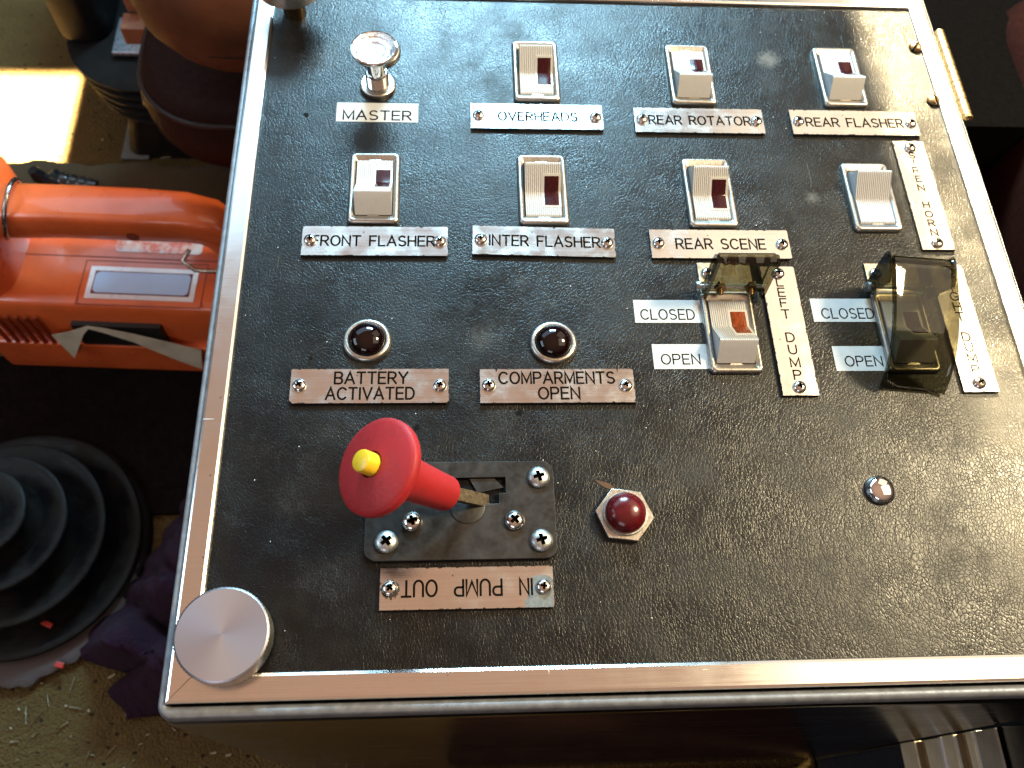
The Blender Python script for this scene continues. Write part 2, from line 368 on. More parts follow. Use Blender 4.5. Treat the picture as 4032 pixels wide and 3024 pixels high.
def ribbon(mb, pts, wd, z):
    P = [Vector((x, y)) for x, y in pts]; n = len(P); hw = wd/2; L = []; Rr = []
    closed = (P[0]-P[-1]).length < wd*.3 and n > 6
    for i in range(n):
        if closed: a = P[i-1] if i else P[-2]; b = P[i+1] if i < n-1 else P[1]
        else: a = P[max(i-1, 0)]; b = P[min(i+1, n-1)]
        d0 = (P[i]-a); d1 = (b-P[i])
        if d0.length < 1e-6: d0 = d1
        if d1.length < 1e-6: d1 = d0
        d0 = d0.normalized(); d1 = d1.normalized()
        t = (d0+d1); t = t.normalized() if t.length > 1e-4 else d0
        nrm = Vector((-t.y, t.x)); cosv = max(.38, abs(nrm.dot(Vector((-d0.y, d0.x)))))
        L.append(P[i] + nrm*hw/cosv); Rr.append(P[i] - nrm*hw/cosv)
    b = len(mb.v)
    for l, r in zip(L, Rr): mb.v += [(l.x, l.y, z), (r.x, r.y, z)]
    for i in range(n-1): mb.f.append([b+2*i, b+2*i+1, b+2*i+3, b+2*i+2]); mb.m.append(0)
    if not closed:
        for i, s in ((0, -1), (n-1, 1)):
            d = (P[1]-P[0]) if i == 0 else (P[-1]-P[-2]); d.normalize(); d *= s
            e = P[i] + d*hw*.9; q1 = L[i] + d*hw*.55; q2 = Rr[i] + d*hw*.55
            b2 = len(mb.v); mb.v += [(q1.x, q1.y, z), (e.x, e.y, z), (q2.x, q2.y, z)]
            mb.f.append([b+2*i, b2, b2+1, b2+2, b+2*i+1]); mb.m.append(0)
def text_mb(mb, s, x0, x1, yc, hgt, wd, z, flip=False):
    """fit string s between x0 and x1, cap height hgt, centred on yc"""
    gap = .26; adv = []; x = 0
    for ch in s: adv.append(x); x += FONT[ch][0] + gap
    tot = x - gap; sx = (x1-x0)/tot if tot > .2 else hgt
    k = 0
    for ch, a in zip(s, adv):
        for st in FONT[ch][1]:
            pts = [(x0 + (a+px)*sx, yc + (py-.5)*hgt) for px, py in st]
            if flip: pts = [(-px, -py) for px, py in pts]
            ribbon(mb, pts, wd, z + .004*(k % 3)); k += 1
def flat_mesh(mb, name, mat):
    me = mb.mesh(name, mat, smooth=0, fix=False)
    bm = bmesh.new(); bm.from_mesh(me)
    for f in bm.faces:
        f.normal_update()
        if f.normal.z < 0: f.normal_flip()
    bm.to_mesh(me); bm.free(); return me

# ------------------------------------------------------------------ screws
def dome_prof(r, hgt, base=.35, n=8):
    p = [(r*.97, 0), (r, base)]
    for i in range(1, n): a = R(90*i/n); p.append((r*math.cos(a), base + (hgt-base)*math.sin(a)))
    p.append((r*.06, hgt)); return p
def phillips(name, r, hgt, mat, tw=.62, tl=.60):
    me = MB().lathe(dome_prof(r, hgt), 40, cap0=True).mesh(name, [mat, RECESS])
    def cross(s, wv, z):
        a, b = s, wv
        return [(a,-b,z),(a,b,z),(b,b,z),(b,a,z),(-b,a,z),(-b,b,z),(-a,b,z),(-a,-b,z),(-b,-b,z),(-b,-a,z),(b,-a,z),(b,-b,z)]
    cm = MB().loft([cross(r*tl*.55, r*tw*.20, hgt*.15), cross(r*tl, r*tw*.30, hgt+1)], True, True).mesh('cutter', RECESS)
    lim = lambda c, nn: (abs(c.x) < r*tl+.05 and abs(c.y) < r*tl+.05) and ((c.x**2+c.y**2)/(r*r)*1.0 + 0 < .5) and c.z < .35+(hgt-.35)*math.sqrt(max(0, 1-(c.x**2+c.y**2)/(r*r))) - .12
    return cut(me, [cm], 1, lim)
def slotted(name, r, hgt, mat):
    me = MB().lathe(dome_prof(r, hgt), 40, cap0=True).mesh(name, [mat, RECESS])
    cm = MB().box(-r*.16, r*.16, -r*1.2, r*1.2, hgt*.45, hgt+1).mesh('cutter', RECESS)
    return cut(me, [cm], 1, lambda c, nn: abs(c.x) < r*.17 and c.z < hgt*.46)
SCREW_ME = phillips('pan_screw', 3.25, 2.3, SCREW)
SCREW_BIG = phillips('large_pan_screw', 5.0, 3.2, SCREW_DULL)
SCREW_MID = phillips('medium_pan_screw', 4.5, 3.4, SCREW)
SLOT_ME = slotted('slotted_brass_screw', 4.0, 3.0, BRASS)

# ------------------------------------------------------------------ control console
con = thing('control_console', 'steel control console with a black leathercloth top framed in bright aluminium strips', 'control console', (188, 190, -400))
def cput(name, me, **k): return put(name, me, con, loc=(-188, -190, 400), **k)
lp = MB().add([(-1.5, -1.5, 0), (381.5, -1.5, 0), (381.5, 382.5, 0), (-1.5, 382.5, 0), (-1.5, -1.5, -3), (381.5, -1.5, -3), (381.5, 382.5, -3), (-1.5, 382.5, -3)],
              [(0,1,2,3), (7,6,5,4), (0,4,5,1), (1,5,6,2), (2,6,7,3), (3,7,4,0)])
cput('leather_panel', lp.mesh('leather_panel', LEATHER, 0))
# four mitred trim strips: profile across the strip (d = 0 at the leather, growing outwards)
TP = [(0, -.6), (0.15, .7), (.55, 1.5), (1.7, 2.05), (9.4, 2.05), (10.3, 1.75), (10.55, 1.2), (10.55, -3.2), (0, -3.2)]
X0, X1, Y0, Y1 = 0, 380, 0, 381
def strip(side):
    mb = MB(); e = .2
    def pt(d, z, end):
        if side == 'near': return (X0 - d + e if not end else X1 + d - e, Y0 - d*1.07, z)
        if side == 'far': return (X0 - d + e if not end else X1 + d - e, Y1 + d, z)
        if side == 'left': return (X0 - d*.98, Y0 - d*1.07 + e if not end else Y1 + d - e, z)
        return (X1 + d, Y0 - d*1.07 + e if not end else Y1 + d - e, z)
    mb.loft([[pt(d, z, 0) for d, z in TP], [pt(d, z, 1) for d, z in TP]], True, True)
    return mb.mesh('trim_strip', TRIM_X if side in ('near', 'far') else TRIM_Y, 0)
for sd in ('near', 'far', 'left', 'right'): cput('trim_strip', strip(sd))
# cabinet with a rolled steel rim
def ring(ins, z, r): return rrect(-14.0+ins, 393.0-ins, -17.2+ins*1.25, 396-ins, max(.8, r-ins), z, 8)
body = MB().loft([ring(4.3, -2.4, 6), ring(3.6, -.6, 6), ring(2.8, .3, 6), ring(1.9, .55, 6), ring(1.0, .15, 6), ring(.35, -1.0, 6), ring(0, -3.0, 6), ring(0, -5.5, 6), ring(.5, -8.0, 6), ring(1.5, -9.5, 6)], False, False).mesh('rolled_rim', EDGE, 50)
cput('rolled_rim', body)
shp = lambda z: rrect(-13.4, 394, -18.4, 394, 5, z, 6)
cput('cabinet_shell', MB().loft([rrect(-12.2, 392.4, -16.6, 393, 5, -7.2, 6), rrect(-13.0, 393.6, -17.8, 393.8, 5, -8.3, 6), shp(-10.5), shp(-400)], False, True).mesh('cabinet_shell', STEEL, 40))
# mitre gap filler under the strips
cput('lid_base', MB().box(-10.6, 390.6, -11.2, 391.4, -5, -3.25).mesh('lid_base', CORE, 0))
hg = MB()
HX, HR = 394.6, 3.0
segs = [(360.2, 346.4), (346.2, 333.2), (333.0, 320.6), (320.4, 307.4), (307.2, 295.6)]
for i, (a, b) in enumerate(segs):
    rr = HR*(1.0 if i % 2 else .985)
    hg.loft([[(HX + q*math.cos(2*math.pi*kk/24), y, .6 + q*math.sin(2*math.pi*kk/24)) for kk in range(24)] for y, q in ((a, rr-.25), (a-.3, rr), (b+.3, rr), (b, rr-.25))], True, True)
hg.box(389.6, 393, 295.8, 360, -1.2, .2)
hinge = cput('hinge', hg.mesh('hinge', GOLD, 30))
for y, dr in ((360.25, 1), (295.5, -1)):
    pc = MB().loft([[(HX + q*math.cos(2*math.pi*kk/24), y + dr*t, .6 + q*math.sin(2*math.pi*kk/24)) for kk in range(24)] for t, q in ((0, 2.7), (.5, 3.1), (1.6, 2.9), (2.4, 1.7))], True, True)
    put('pin_cap', pc.mesh('pin_cap', GOLD, 40), hinge)
put('slotted_screw', SLOT_ME, hinge, (377.3, 349.6, .2), (0, 0, R(-38)))
put('slotted_screw', SLOT_ME, hinge, (378.0, 307.6, .2), (0, 0, R(10)))

# ------------------------------------------------------------------ rocker switches
def bezel_mesh():
    A = [(13.1, 22.6, 2.8, 0), (13.1, 22.6, 2.8, 1.0), (12.8, 22.3, 2.6, 1.9), (12.2, 21.7, 2.3, 2.6), (11.5, 21.0, 2.0, 2.8), (10.9, 20.2, 1.6, 2.5), (10.2, 18.6, 1.2, 1.9), (9.75, 17.7, .9, 1.3), (9.75, 17.7, .9, -.05)]
    mb = MB().loft([rrect(-a, a, -b, b, r, z, 5) for a, b, r, z in A])
    # small latch tabs at both ends of the opening
    for s in (-1, 1): mb.prism([(-3.4, s*18.6), (3.4, s*18.6), (2.5, s*17.3), (-2.5, s*17.3)][::s], 1.0, 1.75)
    return mb.mesh('bezel', BEZEL, 50)
BEZEL_ME = bezel_mesh()
CAVITY_ME = MB().box(-9.7, 9.7, -17.6, 17.6, .04, .3).mesh('cavity', RECESS, 0)
AL = 19.0; TA = math.tan(R(AL)); PIV = 7.7
def rocker_mesh(lens):
    prof = []
    for y in (-14.2, -13.8, -13.0, -11, -9.2, -8.9, -8.2, -5, -2, -.35, 0, .35, 2, 5, 8.2, 8.9, 9.2, 11, 13.0, 13.8, 14.2):
        z = math.sqrt((y*TA)**2 + .01)
        if abs(y) > 13.9: z -= .25
        prof.append((y, z))
    ends = lambda s: [(s*17.9, -PIV), (s*17.0, -4), (s*15.9, 0), (s*14.95, 3.6), (s*14.65, 4.3)]
    full = [(y, z, 0) for y, z in ends(-1)] + [(y, z, 1) for y, z in prof] + [(y, z, 0) for y, z in ends(1)[::-1]]
    nr = 18; W_ = 9.3; xs = []
    for i in range(nr):
        for t in (0, .25, .5, .75): xs.append(-W_ + 2*W_*(i+t)/nr)
    xs.append(W_)
    mb = MB(); loops = []
    for y, z, top in full:
        row = []
        for x in xs:
            ph = ((x + W_)/(2*W_)*nr) % 1.0
            d = -.40*(.5 - .5*math.cos(2*math.pi*(ph))) if .0 < ph < 1 else 0
            if top == 0 or (lens and -.6 < x < 9.2 and abs(y) < 9.0): d = 0
            if abs(x) > W_-.02: d = 0
            row.append((x, y, z + d))
        loops.append(row)
    mb.loft(loops, closed=False)
    n = len(xs)
    for c in (0, n-1):
        mb.f.append([r*n + c for r in range(len(full))]); mb.m.append(0)
    return mb.mesh('rocker', WHITE, 32)
ROCK_LENS, ROCK_PLAIN = rocker_mesh(True), rocker_mesh(False)
def lens_mesh(mat):
    ys = [-7.7, -7.3, -4, -.4, 0, .4, 4, 7.3, 7.7]
    top = []; 
    mb = MB(); loops = []
    for y in ys:
        z = math.sqrt((y*TA)**2 + .01) + .28
        loops.append([(.7, y, z-.5), (.7, y, z-.12), (.95, y, z), (7.85, y, z), (8.1, y, z-.12), (8.1, y, z-.5)])
    mb.loft(loops, closed=False); n = 6
    mb.f.append(list(range(n))); mb.m.append(0); mb.f.append([(len(ys)-1)*n+i for i in range(n)]); mb.m.append(0)
    return mb.mesh('indicator_window', mat, 30)
LENS_ME, LENS_AM = lens_mesh(LENS), lens_mesh(LENS_AMBER)
SW = 'white rocker switches on the black panel'
def switch(cx, cy, up, label, lens='red'):
    t = thing('rocker_switch', label, 'switch', (cx, cy, 0), 0, SW)
    put('bezel', BEZEL_ME, t); put('switch_cavity', CAVITY_ME, t)
    a = R(AL) if up else R(-AL)      # up: the far half stands proud
    rk = put('rocker', ROCK_PLAIN if lens is None else ROCK_LENS, t)
    M_ = Matrix.Translation(Vector((0, 0, -4.9))*MM) @ Matrix.Rotation(a, 4, 'X') @ Matrix.Translation(Vector((0, 0, PIV))*MM)
    rk.matrix_local = M_
    if lens: put('indicator_window', LENS_AM if lens == 'amber' else LENS_ME, rk)
    return t
switch(149.2, 323.8, True, 'rocker switch above the OVERHEADS plate with its far half raised')
switch(237.7, 323.3, False, 'rocker switch above the REAR ROTATOR plate with its near half raised')
switch(325.4, 323.5, False, 'rocker switch above the REAR FLASHER plate, smudged on its raised near end')
switch(61.6, 240.3, False, 'rocker switch above the FRONT FLASHER plate with its near half raised')
switch(149.1, 240.3, True, 'rocker switch above the INTER FLASHER plate with its far half raised')
switch(237.7, 239.3, True, 'rocker switch above the REAR SCENE plate with its far half raised')
switch(325.6, 237.6, True, 'all white rocker switch without a red window, left of the SIREN HORN plate', None)
switch(237.5, 154.6, False, 'rocker switch with an amber red window left of the LEFT DUMP plate', 'amber')
switch(325.4, 154.6, False, 'rocker switch half hidden under the smoked cover beside the RIGHT DUMP plate', 'red')

# ------------------------------------------------------------------ engraved nameplates
def plate_mesh(kind='plain'):
    a, b = 36.35, 8.8
    if kind == 'clipped': pts = [(-a+1.6, -b), (a-1.0, -b), (a, -b+1.2), (a, b), (-a+.4, b), (-a, b-.5), (-a, -b+1.6)]
    elif kind == 'notched': pts = [(-a, -b), (a, -b), (a, b-.8), (a-1, b), (29.2, b), (28.9, b-2.1), (28.4, b), (-27.9, b), (-28.6, b-1.6), (-29.2, b), (-a, b)]
    else: pts = [(-a, -b), (a-.7, -b), (a, -b+.7), (a, b-.4), (a-.4, b), (-a, b)]
    return MB().prism(pts, 0, 1.45, 1).prism([(x*.9985, y*.994) for x, y in pts], 1.452, 1.75, 0, 0).mesh('nameplate', [PLATE, CORE], 30)
PL_PLAIN, PL_CLIP, PL_NOTCH = plate_mesh(), plate_mesh('clipped'), plate_mesh('notched')
NP = 'engraved metal nameplates screwed to the panel'
def nameplate(cx, cy, label, lines, me=PL_PLAIN, rot=0, screws=((-32.2, .2), (32.2, -.2)), vertical=None, flip=False, wd=.95):
    t = thing('nameplate', label, 'nameplate', (cx, cy, 0), 0, NP)
    p = put('plate', me, t, rot=(0, 0, rot))
    mb = MB()
    for s, x0, x1, y, hh in lines or (): text_mb(mb, s, x0, x1, y, hh, wd, 1.78, flip)
    if vertical:
        for ch, y, hh, ww in vertical:
            wch = FONT[ch][0]; sc_ = ww/.8
            text_mb(mb, ch, -wch*sc_/2, wch*sc_/2, y, hh, wd*.82, 1.78)
    put('lettering', flat_mesh(mb, 'lettering', INK), t)
    for i, (x, y) in enumerate(screws):
        if rot: x, y = -y, x
        put('screw', SCREW_ME, t, (x, y, 1.7), (0, 0, rnd.uniform(0, 1.5)))
    return t
nameplate(148.4, 290.0, 'metal nameplate engraved OVERHEADS', [('OVERHEADS', -21.2, 22.0, 0, 5.9)], wd=1.1)
nameplate(238.6, 288.9, 'metal nameplate engraved REAR ROTATOR', [('REAR ROTATOR', -28.2, 28.8, 0, 5.9)])
nameplate(327.1, 289.0, 'metal nameplate engraved REAR FLASHER', [('REAR FLASHER', -27.8, 27.8, 0, 5.9)])
nameplate(63.2, 206.9, 'metal nameplate engraved FRONT FLASHER', [('FRONT FLASHER', -31.2, 29.6, 0, 5.8)])
nameplate(148.3, 207.3, 'metal nameplate engraved INTER FLASHER, slightly crooked', [('INTER FLASHER', -27.8, 28.4, 0, 6.0)]).rotation_euler.z = R(-1.2)
nameplate(239.2, 206.3, 'metal nameplate engraved REAR SCENE', [('REAR SCENE', -23.0, 23.4, 0, 6.0)])
nameplate(63.6, 126.0, 'metal nameplate engraved BATTERY ACTIVATED with clipped lower corners', [('BATTERY', -16.2, 17.2, 4.1, 5.8), ('ACTIVATED', -19.8, 20.3, -3.9, 5.8)], PL_CLIP)
nameplate(150.7, 125.7, 'metal nameplate engraved COMPARMENTS OPEN with two nicks in its top edge', [('COMPARMENTS', -27.3, 27.0, 4.1, 5.8), ('OPEN', -9.0, 10.0, -3.9, 5.8), ("'", 28.0, 28.4, 7.4, 1.2)][:2], PL_NOTCH)
pump_plate = nameplate(107.5, 31.8, 'coppery nameplate with upside down lettering IN PUMP OUT', [('OUT', 12.7, 27.2, 0, 6.6), ('PUMP', -14.4, 5.2, 0, 6.6), ('IN', -27.3, -22.2, 0, 6.6)], flip=True)
STAIN = simple('grease_stain', (.030, .022, .016), .7)
st_ = [((3.9 + .5*math.sin(i*2.3) + .35*math.sin(i*5.1))*math.cos(2*math.pi*i/40), (3.9 + .5*math.sin(i*1.7) + .4*math.sin(i*4.3))*math.sin(2*math.pi*i/40)) for i in range(40)]
put('grease_ring', MB().prism(st_, 1.755, 1.775).mesh('grease_ring', STAIN, 0), pump_plate, (-32.0, -.2, 0))
put('bare_patch', MB().prism([(24.2, -8.7), (35.9, -8.7), (35.9, 3.4), (34.0, 4.6), (31, 4.9), (28.2, 4.4), (26.6, 3.2), (27.2, 1.2), (26.4, -.6), (24.8, -2.0), (25.4, -4.4), (23.8, -6.2)], 1.751, 1.765).mesh('bare_patch', simple('bare_grey_metal', (.13, .14, .14), .7, .2, .3, .3), 0), pump_plate)
def vert(s, fr, hh, ww, half=36.35): return [(ch, half - 2*half*f_, hh, ww) for ch, f_ in zip(s, fr)]
nameplate(354.8, 239.9, 'upright metal nameplate lettered SIREN HORN down its length', None, rot=R(90), vertical=vert('SIRENHORN', (.140, .208, .282, .363, .445, .604, .687, .766, .850), 3.8, 3.7), screws=((31.3, 0), (-32.4, .3)))
nameplate(266.4, 156.3, 'upright metal nameplate lettered LEFT DUMP down its length', None, rot=R(90), vertical=vert('LEFTDUMP', (.1275, .212, .297, .386, .567, .66, .757, .85), 4.8, 4.2), screws=((31.9, 0), (-32.0, .2)))
nameplate(355.5, 157.8, 'upright metal nameplate lettered RIGHT DUMP beside the smoked cover', None, rot=R(90), vertical=vert('RIGHTDUMP', (.11, .185, .262, .345, .425, .585, .665, .745, .835), 4.6, 4.2), screws=((31.9, 0), (-31.7, .2)))

# ------------------------------------------------------------------ printed tape labels
def sticker(x0, x1, y0, y1, txt, tx0, tx1, tyc, hh, label, wd=.85):
    cx, cy = (x0+x1)/2, (y0+y1)/2
    t = thing('tape_label', label, 'label', (cx, cy, 0), 0, 'white printed tape labels')
    put('tape', MB().box(x0-cx, x1-cx, y0-cy, y1-cy, .05, .22).mesh('tape', STICKER, 0), t)
    mb = MB(); text_mb(mb, txt, tx0-cx, tx1-cx, tyc-cy, hh, wd, .25)
    put('lettering', flat_mesh(mb, 'lettering', STICK_INK), t)
sticker(39.2, 83.4, 285.8, 299.3, 'MASTER', 43.1, 79.6, 290.5, 6.2, 'white tape label printed MASTER below the pull knob', .95)
sticker(191.0, 225.5, 160.5, 173.5, 'CLOSED', 194.2, 220.8, 165.2, 5.5, 'white tape label printed CLOSED left of the uncovered amber rocker switch', .72)
sticker(197.8, 225.3, 135.0, 148.5, 'OPEN', 201.8, 220.4, 140.3, 5.2, 'white tape label printed OPEN left of the uncovered amber rocker switch', .72)
sticker(280.8, 314.6, 161.1, 174.5, 'CLOSED', 285.6, 312.0, 165.9, 5.5, 'white tape label printed CLOSED in the shadow left of the smoked cover', .72)
sticker(286.9, 312.5, 133.7, 147.3, 'OPEN', 292.2, 310.5, 139.0, 5.2, 'white tape label printed OPEN in the shadow left of the smoked cover', .72)

# ------------------------------------------------------------------ indicator lamps
def indicator(cx, cy, label):
    t = thing('indicator_lamp', label, 'indicator light', (cx, cy, 0), 0, 'dark domed indicator lamps')
    put('bezel_ring', MB().lathe([(11.5, 0), (11.5, .7), (11.1, 1.7), (10.4, 2.3), (9.6, 2.5), (9.0, 2.2), (8.8, 1.2), (8.8, .2)], 56, cap1=False).mesh('bezel_ring', BEZEL, 50), t)
    put('dome', MB().lathe([(8.85, .6)] + [(8.85*math.cos(R(a)), 1.6 + 6.0*math.sin(R(a))) for a in range(0, 88, 7)], 56).mesh('dome', DOME_DARK, 60), t)
indicator(61.3, 150.4, 'dark dome indicator lamp above the BATTERY ACTIVATED plate')
indicator(150.0, 149.1, 'dark dome indicator lamp above the COMPARMENTS OPEN plate')
t = thing('pilot_lamp', 'bright red domed pilot lamp in a steel hexagon nut', 'indicator light', (176.7, 62.4, 0))
hx = [(13.1*math.cos(R(55 + 60*i - 3)), 13.1*math.sin(R(55 + 60*i - 3))) for i in range(6)]
hexn = MB().prism(hx, 0, 3.0).mesh('hex_nut', BEZEL, 25)
put('hex_nut', hexn, t, bevel=.35)
put('collar', MB().lathe([(9.9, 3.0), (9.9, 3.6), (9.6, 4.2)], 48).mesh('collar', SCREW_DULL, 40), t)
put('dome', MB().lathe([(9.1, 3.0), (9.1, 5.0)] + [(9.1*math.cos(R(a)), 5.0 + 6.6*math.sin(R(a))) for a in range(7, 88, 7)], 56).mesh('dome', DOME_RED, 60), t)
t = thing('push_button', 'small chrome domed button alone on the near right of the panel', 'button', (295.0, 72.8, 0))
put('button_dome', MB().lathe([(6.9, 0), (6.9, .8), (6.6, 1.8)] + [(6.4*math.cos(R(a)), 1.8 + 3.0*math.sin(R(a))) for a in range(5, 88, 8)], 48).mesh('button_dome', CHROME, 60), t)

# ------------------------------------------------------------------ master pull knob
t = thing('pull_knob', 'tall chrome pull knob with a dished stippled head above the MASTER label', 'knob', (61.0, 311.6, 0))
k = NT('stippled_chrome'); vv = k.vor(.85, 'F1', None, .15)
k.P(Base_Color=(.86, .85, .85), Metallic=1.0, Roughness=.07, Normal=k.bump(k.ramp(vv.outputs['Distance'], [(.1, 1), (.62, 0)]), .28)); STIP = k.m
put('knob_head', MB().lathe([(5.2, 22.6), (8, 23.4), (11.4, 25.2), (12.4, 26.2), (12.6, 27.0), (12.3, 27.7), (11.6, 27.9)], 64, cap0=True, cap1=False).mesh('knob_head', CHROME, 50), t)
put('dished_face', MB().lathe([(11.6, 27.9), (10.9, 27.5), (9, 26.6), (6, 25.5), (3, 24.9), (.2, 24.7)], 64).mesh('dished_face', STIP, 60), t)
put('stem', MB().lathe([(4.9, 9), (4.9, 22.8)], 40).mesh('stem', CHROME, 50), t)
thr = [(5.9, 2)]
for i in range(9): thr += [(6.3, 2.4 + i*.9), (5.85, 2.85 + i*.9)]
put('threaded_bushing', MB().lathe(thr + [(5.6, 10.6), (5.0, 10.8)], 40).mesh('threaded_bushing', SCREW, 20), t)
kn = []
for z, sc_ in ((0, 1), (2.2, 1), (2.7, .95)):
    kn.append([((9.4 + (.28 if i % 2 and sc_ == 1 else 0))*sc_*math.cos(2*math.pi*i/112), (9.4 + (.28 if i % 2 and sc_ == 1 else 0))*sc_*math.sin(2*math.pi*i/112), z) for i in range(112)])
put('knurled_nut', MB().loft(kn, True, True).mesh('knurled_nut', BEZEL, 20), t)
t = thing('hole_plug', 'flat round chrome plug behind the dished pull knob', 'plug', (60.4, 338.0, 0))
put('plug_cap', MB().lathe([(12.6, 0), (12.6, 1.2), (12.0, 2.2), (10.6, 2.7), (10.0, 2.4), (.2, 2.4)], 56).mesh('plug_cap', BEZEL, 40), t)

# ------------------------------------------------------------------ thumbscrews
def knurl_loop(r, z, n, ph): return [((r + (.32 if (i+ph) % 2 else 0))*math.cos(2*math.pi*i/n), (r + (.32 if (i+ph) % 2 else 0))*math.sin(2*math.pi*i/n), z) for i in range(n)]
def thumbscrew(cx, cy, z0, z1, label):
    t = thing('thumbscrew', label, 'thumbscrew', (cx, cy, 2.05), 0, 'knurled thumbscrews in the panel corners')
    n = 150; zs = [z0 + .7 + (z1 - z0 - 1.4)*i/9 for i in range(10)]
    put('knurled_side', MB().loft([[(17.9*math.cos(2*math.pi*i/n), 17.9*math.sin(2*math.pi*i/n), z0) for i in range(n)]] + [knurl_loop(18.4, z, n, kk) for kk, z in enumerate(zs)] + [[(18.35*math.cos(2*math.pi*i/n), 18.35*math.sin(2*math.pi*i/n), z1-.5) for i in range(n)]], True, False).mesh('knurled_side', KNURL, 15), t)
    put('turned_face', MB().lathe([(18.35, z1-.5), (17.7, z1), (12, z1+.02), (.1, z1+.05)], 96).mesh('turned_face', TURNED, 25), t)
    if z0 > 1: put('screw_neck', MB().lathe([(6.5, -2), (6.5, z0+.1)], 32, cap0=True).mesh('screw_neck', BRASS, 40), t)
thumbscrew(11.0, 13.0, .1, 10.2, 'flat round aluminium thumbscrew tightened on the near left corner of the frame')
thumbscrew(11.6, 367.6, 15.5, 25.5, 'knurled thumbscrew standing loose at the far left corner of the frame')

# ------------------------------------------------------------------ switch guards
def sheet(path, xa, xb, th):
    """closed sheet of thickness th following a path in y-z"""
    P = [Vector((0, y, z)) for y, z in path]; out = []
    for i, p in enumerate(P):
        tdir = (P[min(i+1, len(P)-1)] - P[max(i-1, 0)]).normalized(); nn = Vector((0, -tdir.z, tdir.y))
        out.append((p, p + nn*th))
    loops = []
    cols = [(0, 1.5), (.03, .55), (.08, .12), (.3, 0), (.7, 0), (.92, .12), (.97, .55), (1, 1.5)]      # rolled edges
    for i, (a, b) in enumerate(out):
        nn = (b - a).normalized()
        top = [(xa + (xb-xa)*u, (b - nn*dz).y, (b - nn*dz).z) for u, dz in cols]
        bot = [(xa + (xb-xa)*u, (a - nn*dz).y, (a - nn*dz).z) for u, dz in cols]
        loops.append(bot + top[::-1])
    return loops
def guard_bracket(t, x0, y0):
    br = MB().box(-13.2, 14, 176-y0, 195.2-y0, .05, 1.1)
    b = put('bracket', br.mesh('bracket', brushed_b, 0), t, bevel=.2)
    put('screw', SCREW_ME, t, (-8.6, 188.6-y0, 1.1), (0, 0, .5))
    hp = MB().loft([[(xx, 178.2-y0 + q*math.cos(2*math.pi*i/16), 5.6 + q*math.sin(2*math.pi*i/16)) for i in range(16)] for xx, q in ((-17.3, 1.6), (-16.9, 2.5), (-15.4, 2.6), (-15.3, 1.2), (17, 1.2))], True, True)
    put('hinge_pin', hp.mesh('hinge_pin', SCREW_DULL, 40), t)
    for s in (-1, 1):
        ear = MB().add([(s*13.0, 183-y0, 1), (s*13.0, 174.5-y0, 1), (s*13.0, 176.5-y0, 7.5), (s*13.0, 180-y0, 7.5), (s*12.2, 183-y0, 1), (s*12.2, 174.5-y0, 1), (s*12.2, 176.5-y0, 7.5), (s*12.2, 180-y0, 7.5)],
                              [(0,1,2,3), (7,6,5,4), (0,4,5,1), (1,5,6,2), (2,6,7,3), (3,7,4,0)])
        put('hinge_ear', ear.mesh('hinge_ear', brushed_b, 0), t)
brushed_b = simple('dull_bracket_metal', (.46, .41, .31), .36, 1, .3, .25)
gy = 178
t = thing('switch_guard', 'smoked see through guard cover closed over the switch beside RIGHT DUMP', 'switch guard', (326.0, gy, 0), 0, 'hinged switch guards')
guard_bracket(t, 326, gy)
path = [(1.5, 3.2), (2.6, 12), (3.6, 24), (3.4, 27.2), (2.0, 29.2), (0, 29.9), (-3, 29.6), (-8, 28.8), (-15, 27.5), (-22, 25.9), (-29, 23.8), (-35, 21.5), (-40, 18.9), (-44.2, 15.9), (-47.8, 12.6), (-50.8, 9.2), (-53.4, 5.4), (-55.8, 1.2)]
mb = MB().loft(sheet(path, -15.6, 15.6, 1.6), True, True)
for s in (-1, 1):
    pe = [(2.4, 2.6), (4.4, 23), (4.0, 26.6), (2.0, 28.9), (-1, 29.6), (-9, 27.6), (-11.5, 25.2), (-4.5, 3.6), (-2.4, 2.2)]
    xa, xb = s*15.0, s*16.2
    mb.loft([[(xa, y, z) for y, z in pe], [(xb, y, z) for y, z in pe]], True, True)
cv = put('smoked_cover', mb.mesh('smoked_cover', SMOKE, 40), t, rot=(0, 0, R(-5.5)))
t = thing('switch_guard', 'broken smoked guard stub standing behind the amber window switch', 'switch guard', (238.8, gy, 0), 0, 'hinged switch guards')
guard_bracket(t, 238.8, gy)
mb = MB(); n = 13; xs = [-13.6 + 27.2*i/(n-1) for i in range(n)]
base_path = [(-1.0, 2.6), (.4, 12), (2.6, 25), (2.2, 28.6), (.2, 30.2)]
def stub(off):
    L = []
    for j, (y, z) in enumerate(base_path): L.append([(x, y + off[0], z + off[1]) for x in xs])
    L.append([(x, -2.2 - (1.5 if 0 < i < n-1 else .4)*abs(math.sin(i*1.7)) + off[0], 30.0 - .6*abs(math.sin(i*2.3)) + off[1]) for i, x in enumerate(xs)])
    return L
A_, B_ = stub((0, 0)), stub((1.5, 1.0))
loops = []
for i in range(n): loops.append([A_[j][i] for j in range(6)] + [B_[j][i] for j in range(5, -1, -1)])
mb.loft(loops, True, True)
for s in (-1, 1):
    pe = [(1.8, 2.2), (4.2, 24), (3.4, 29), (1.4, 31), (-3, 30.6), (-5.4, 3.0), (-3, 1.8)]
    mb.loft([[(s*13.65, y, z) for y, z in pe], [(s*15.1, y, z) for y, z in pe]], True, True)
put('smoked_stub', mb.mesh('smoked_stub', SMOKE, 35), t, (2.2, 0, 0))
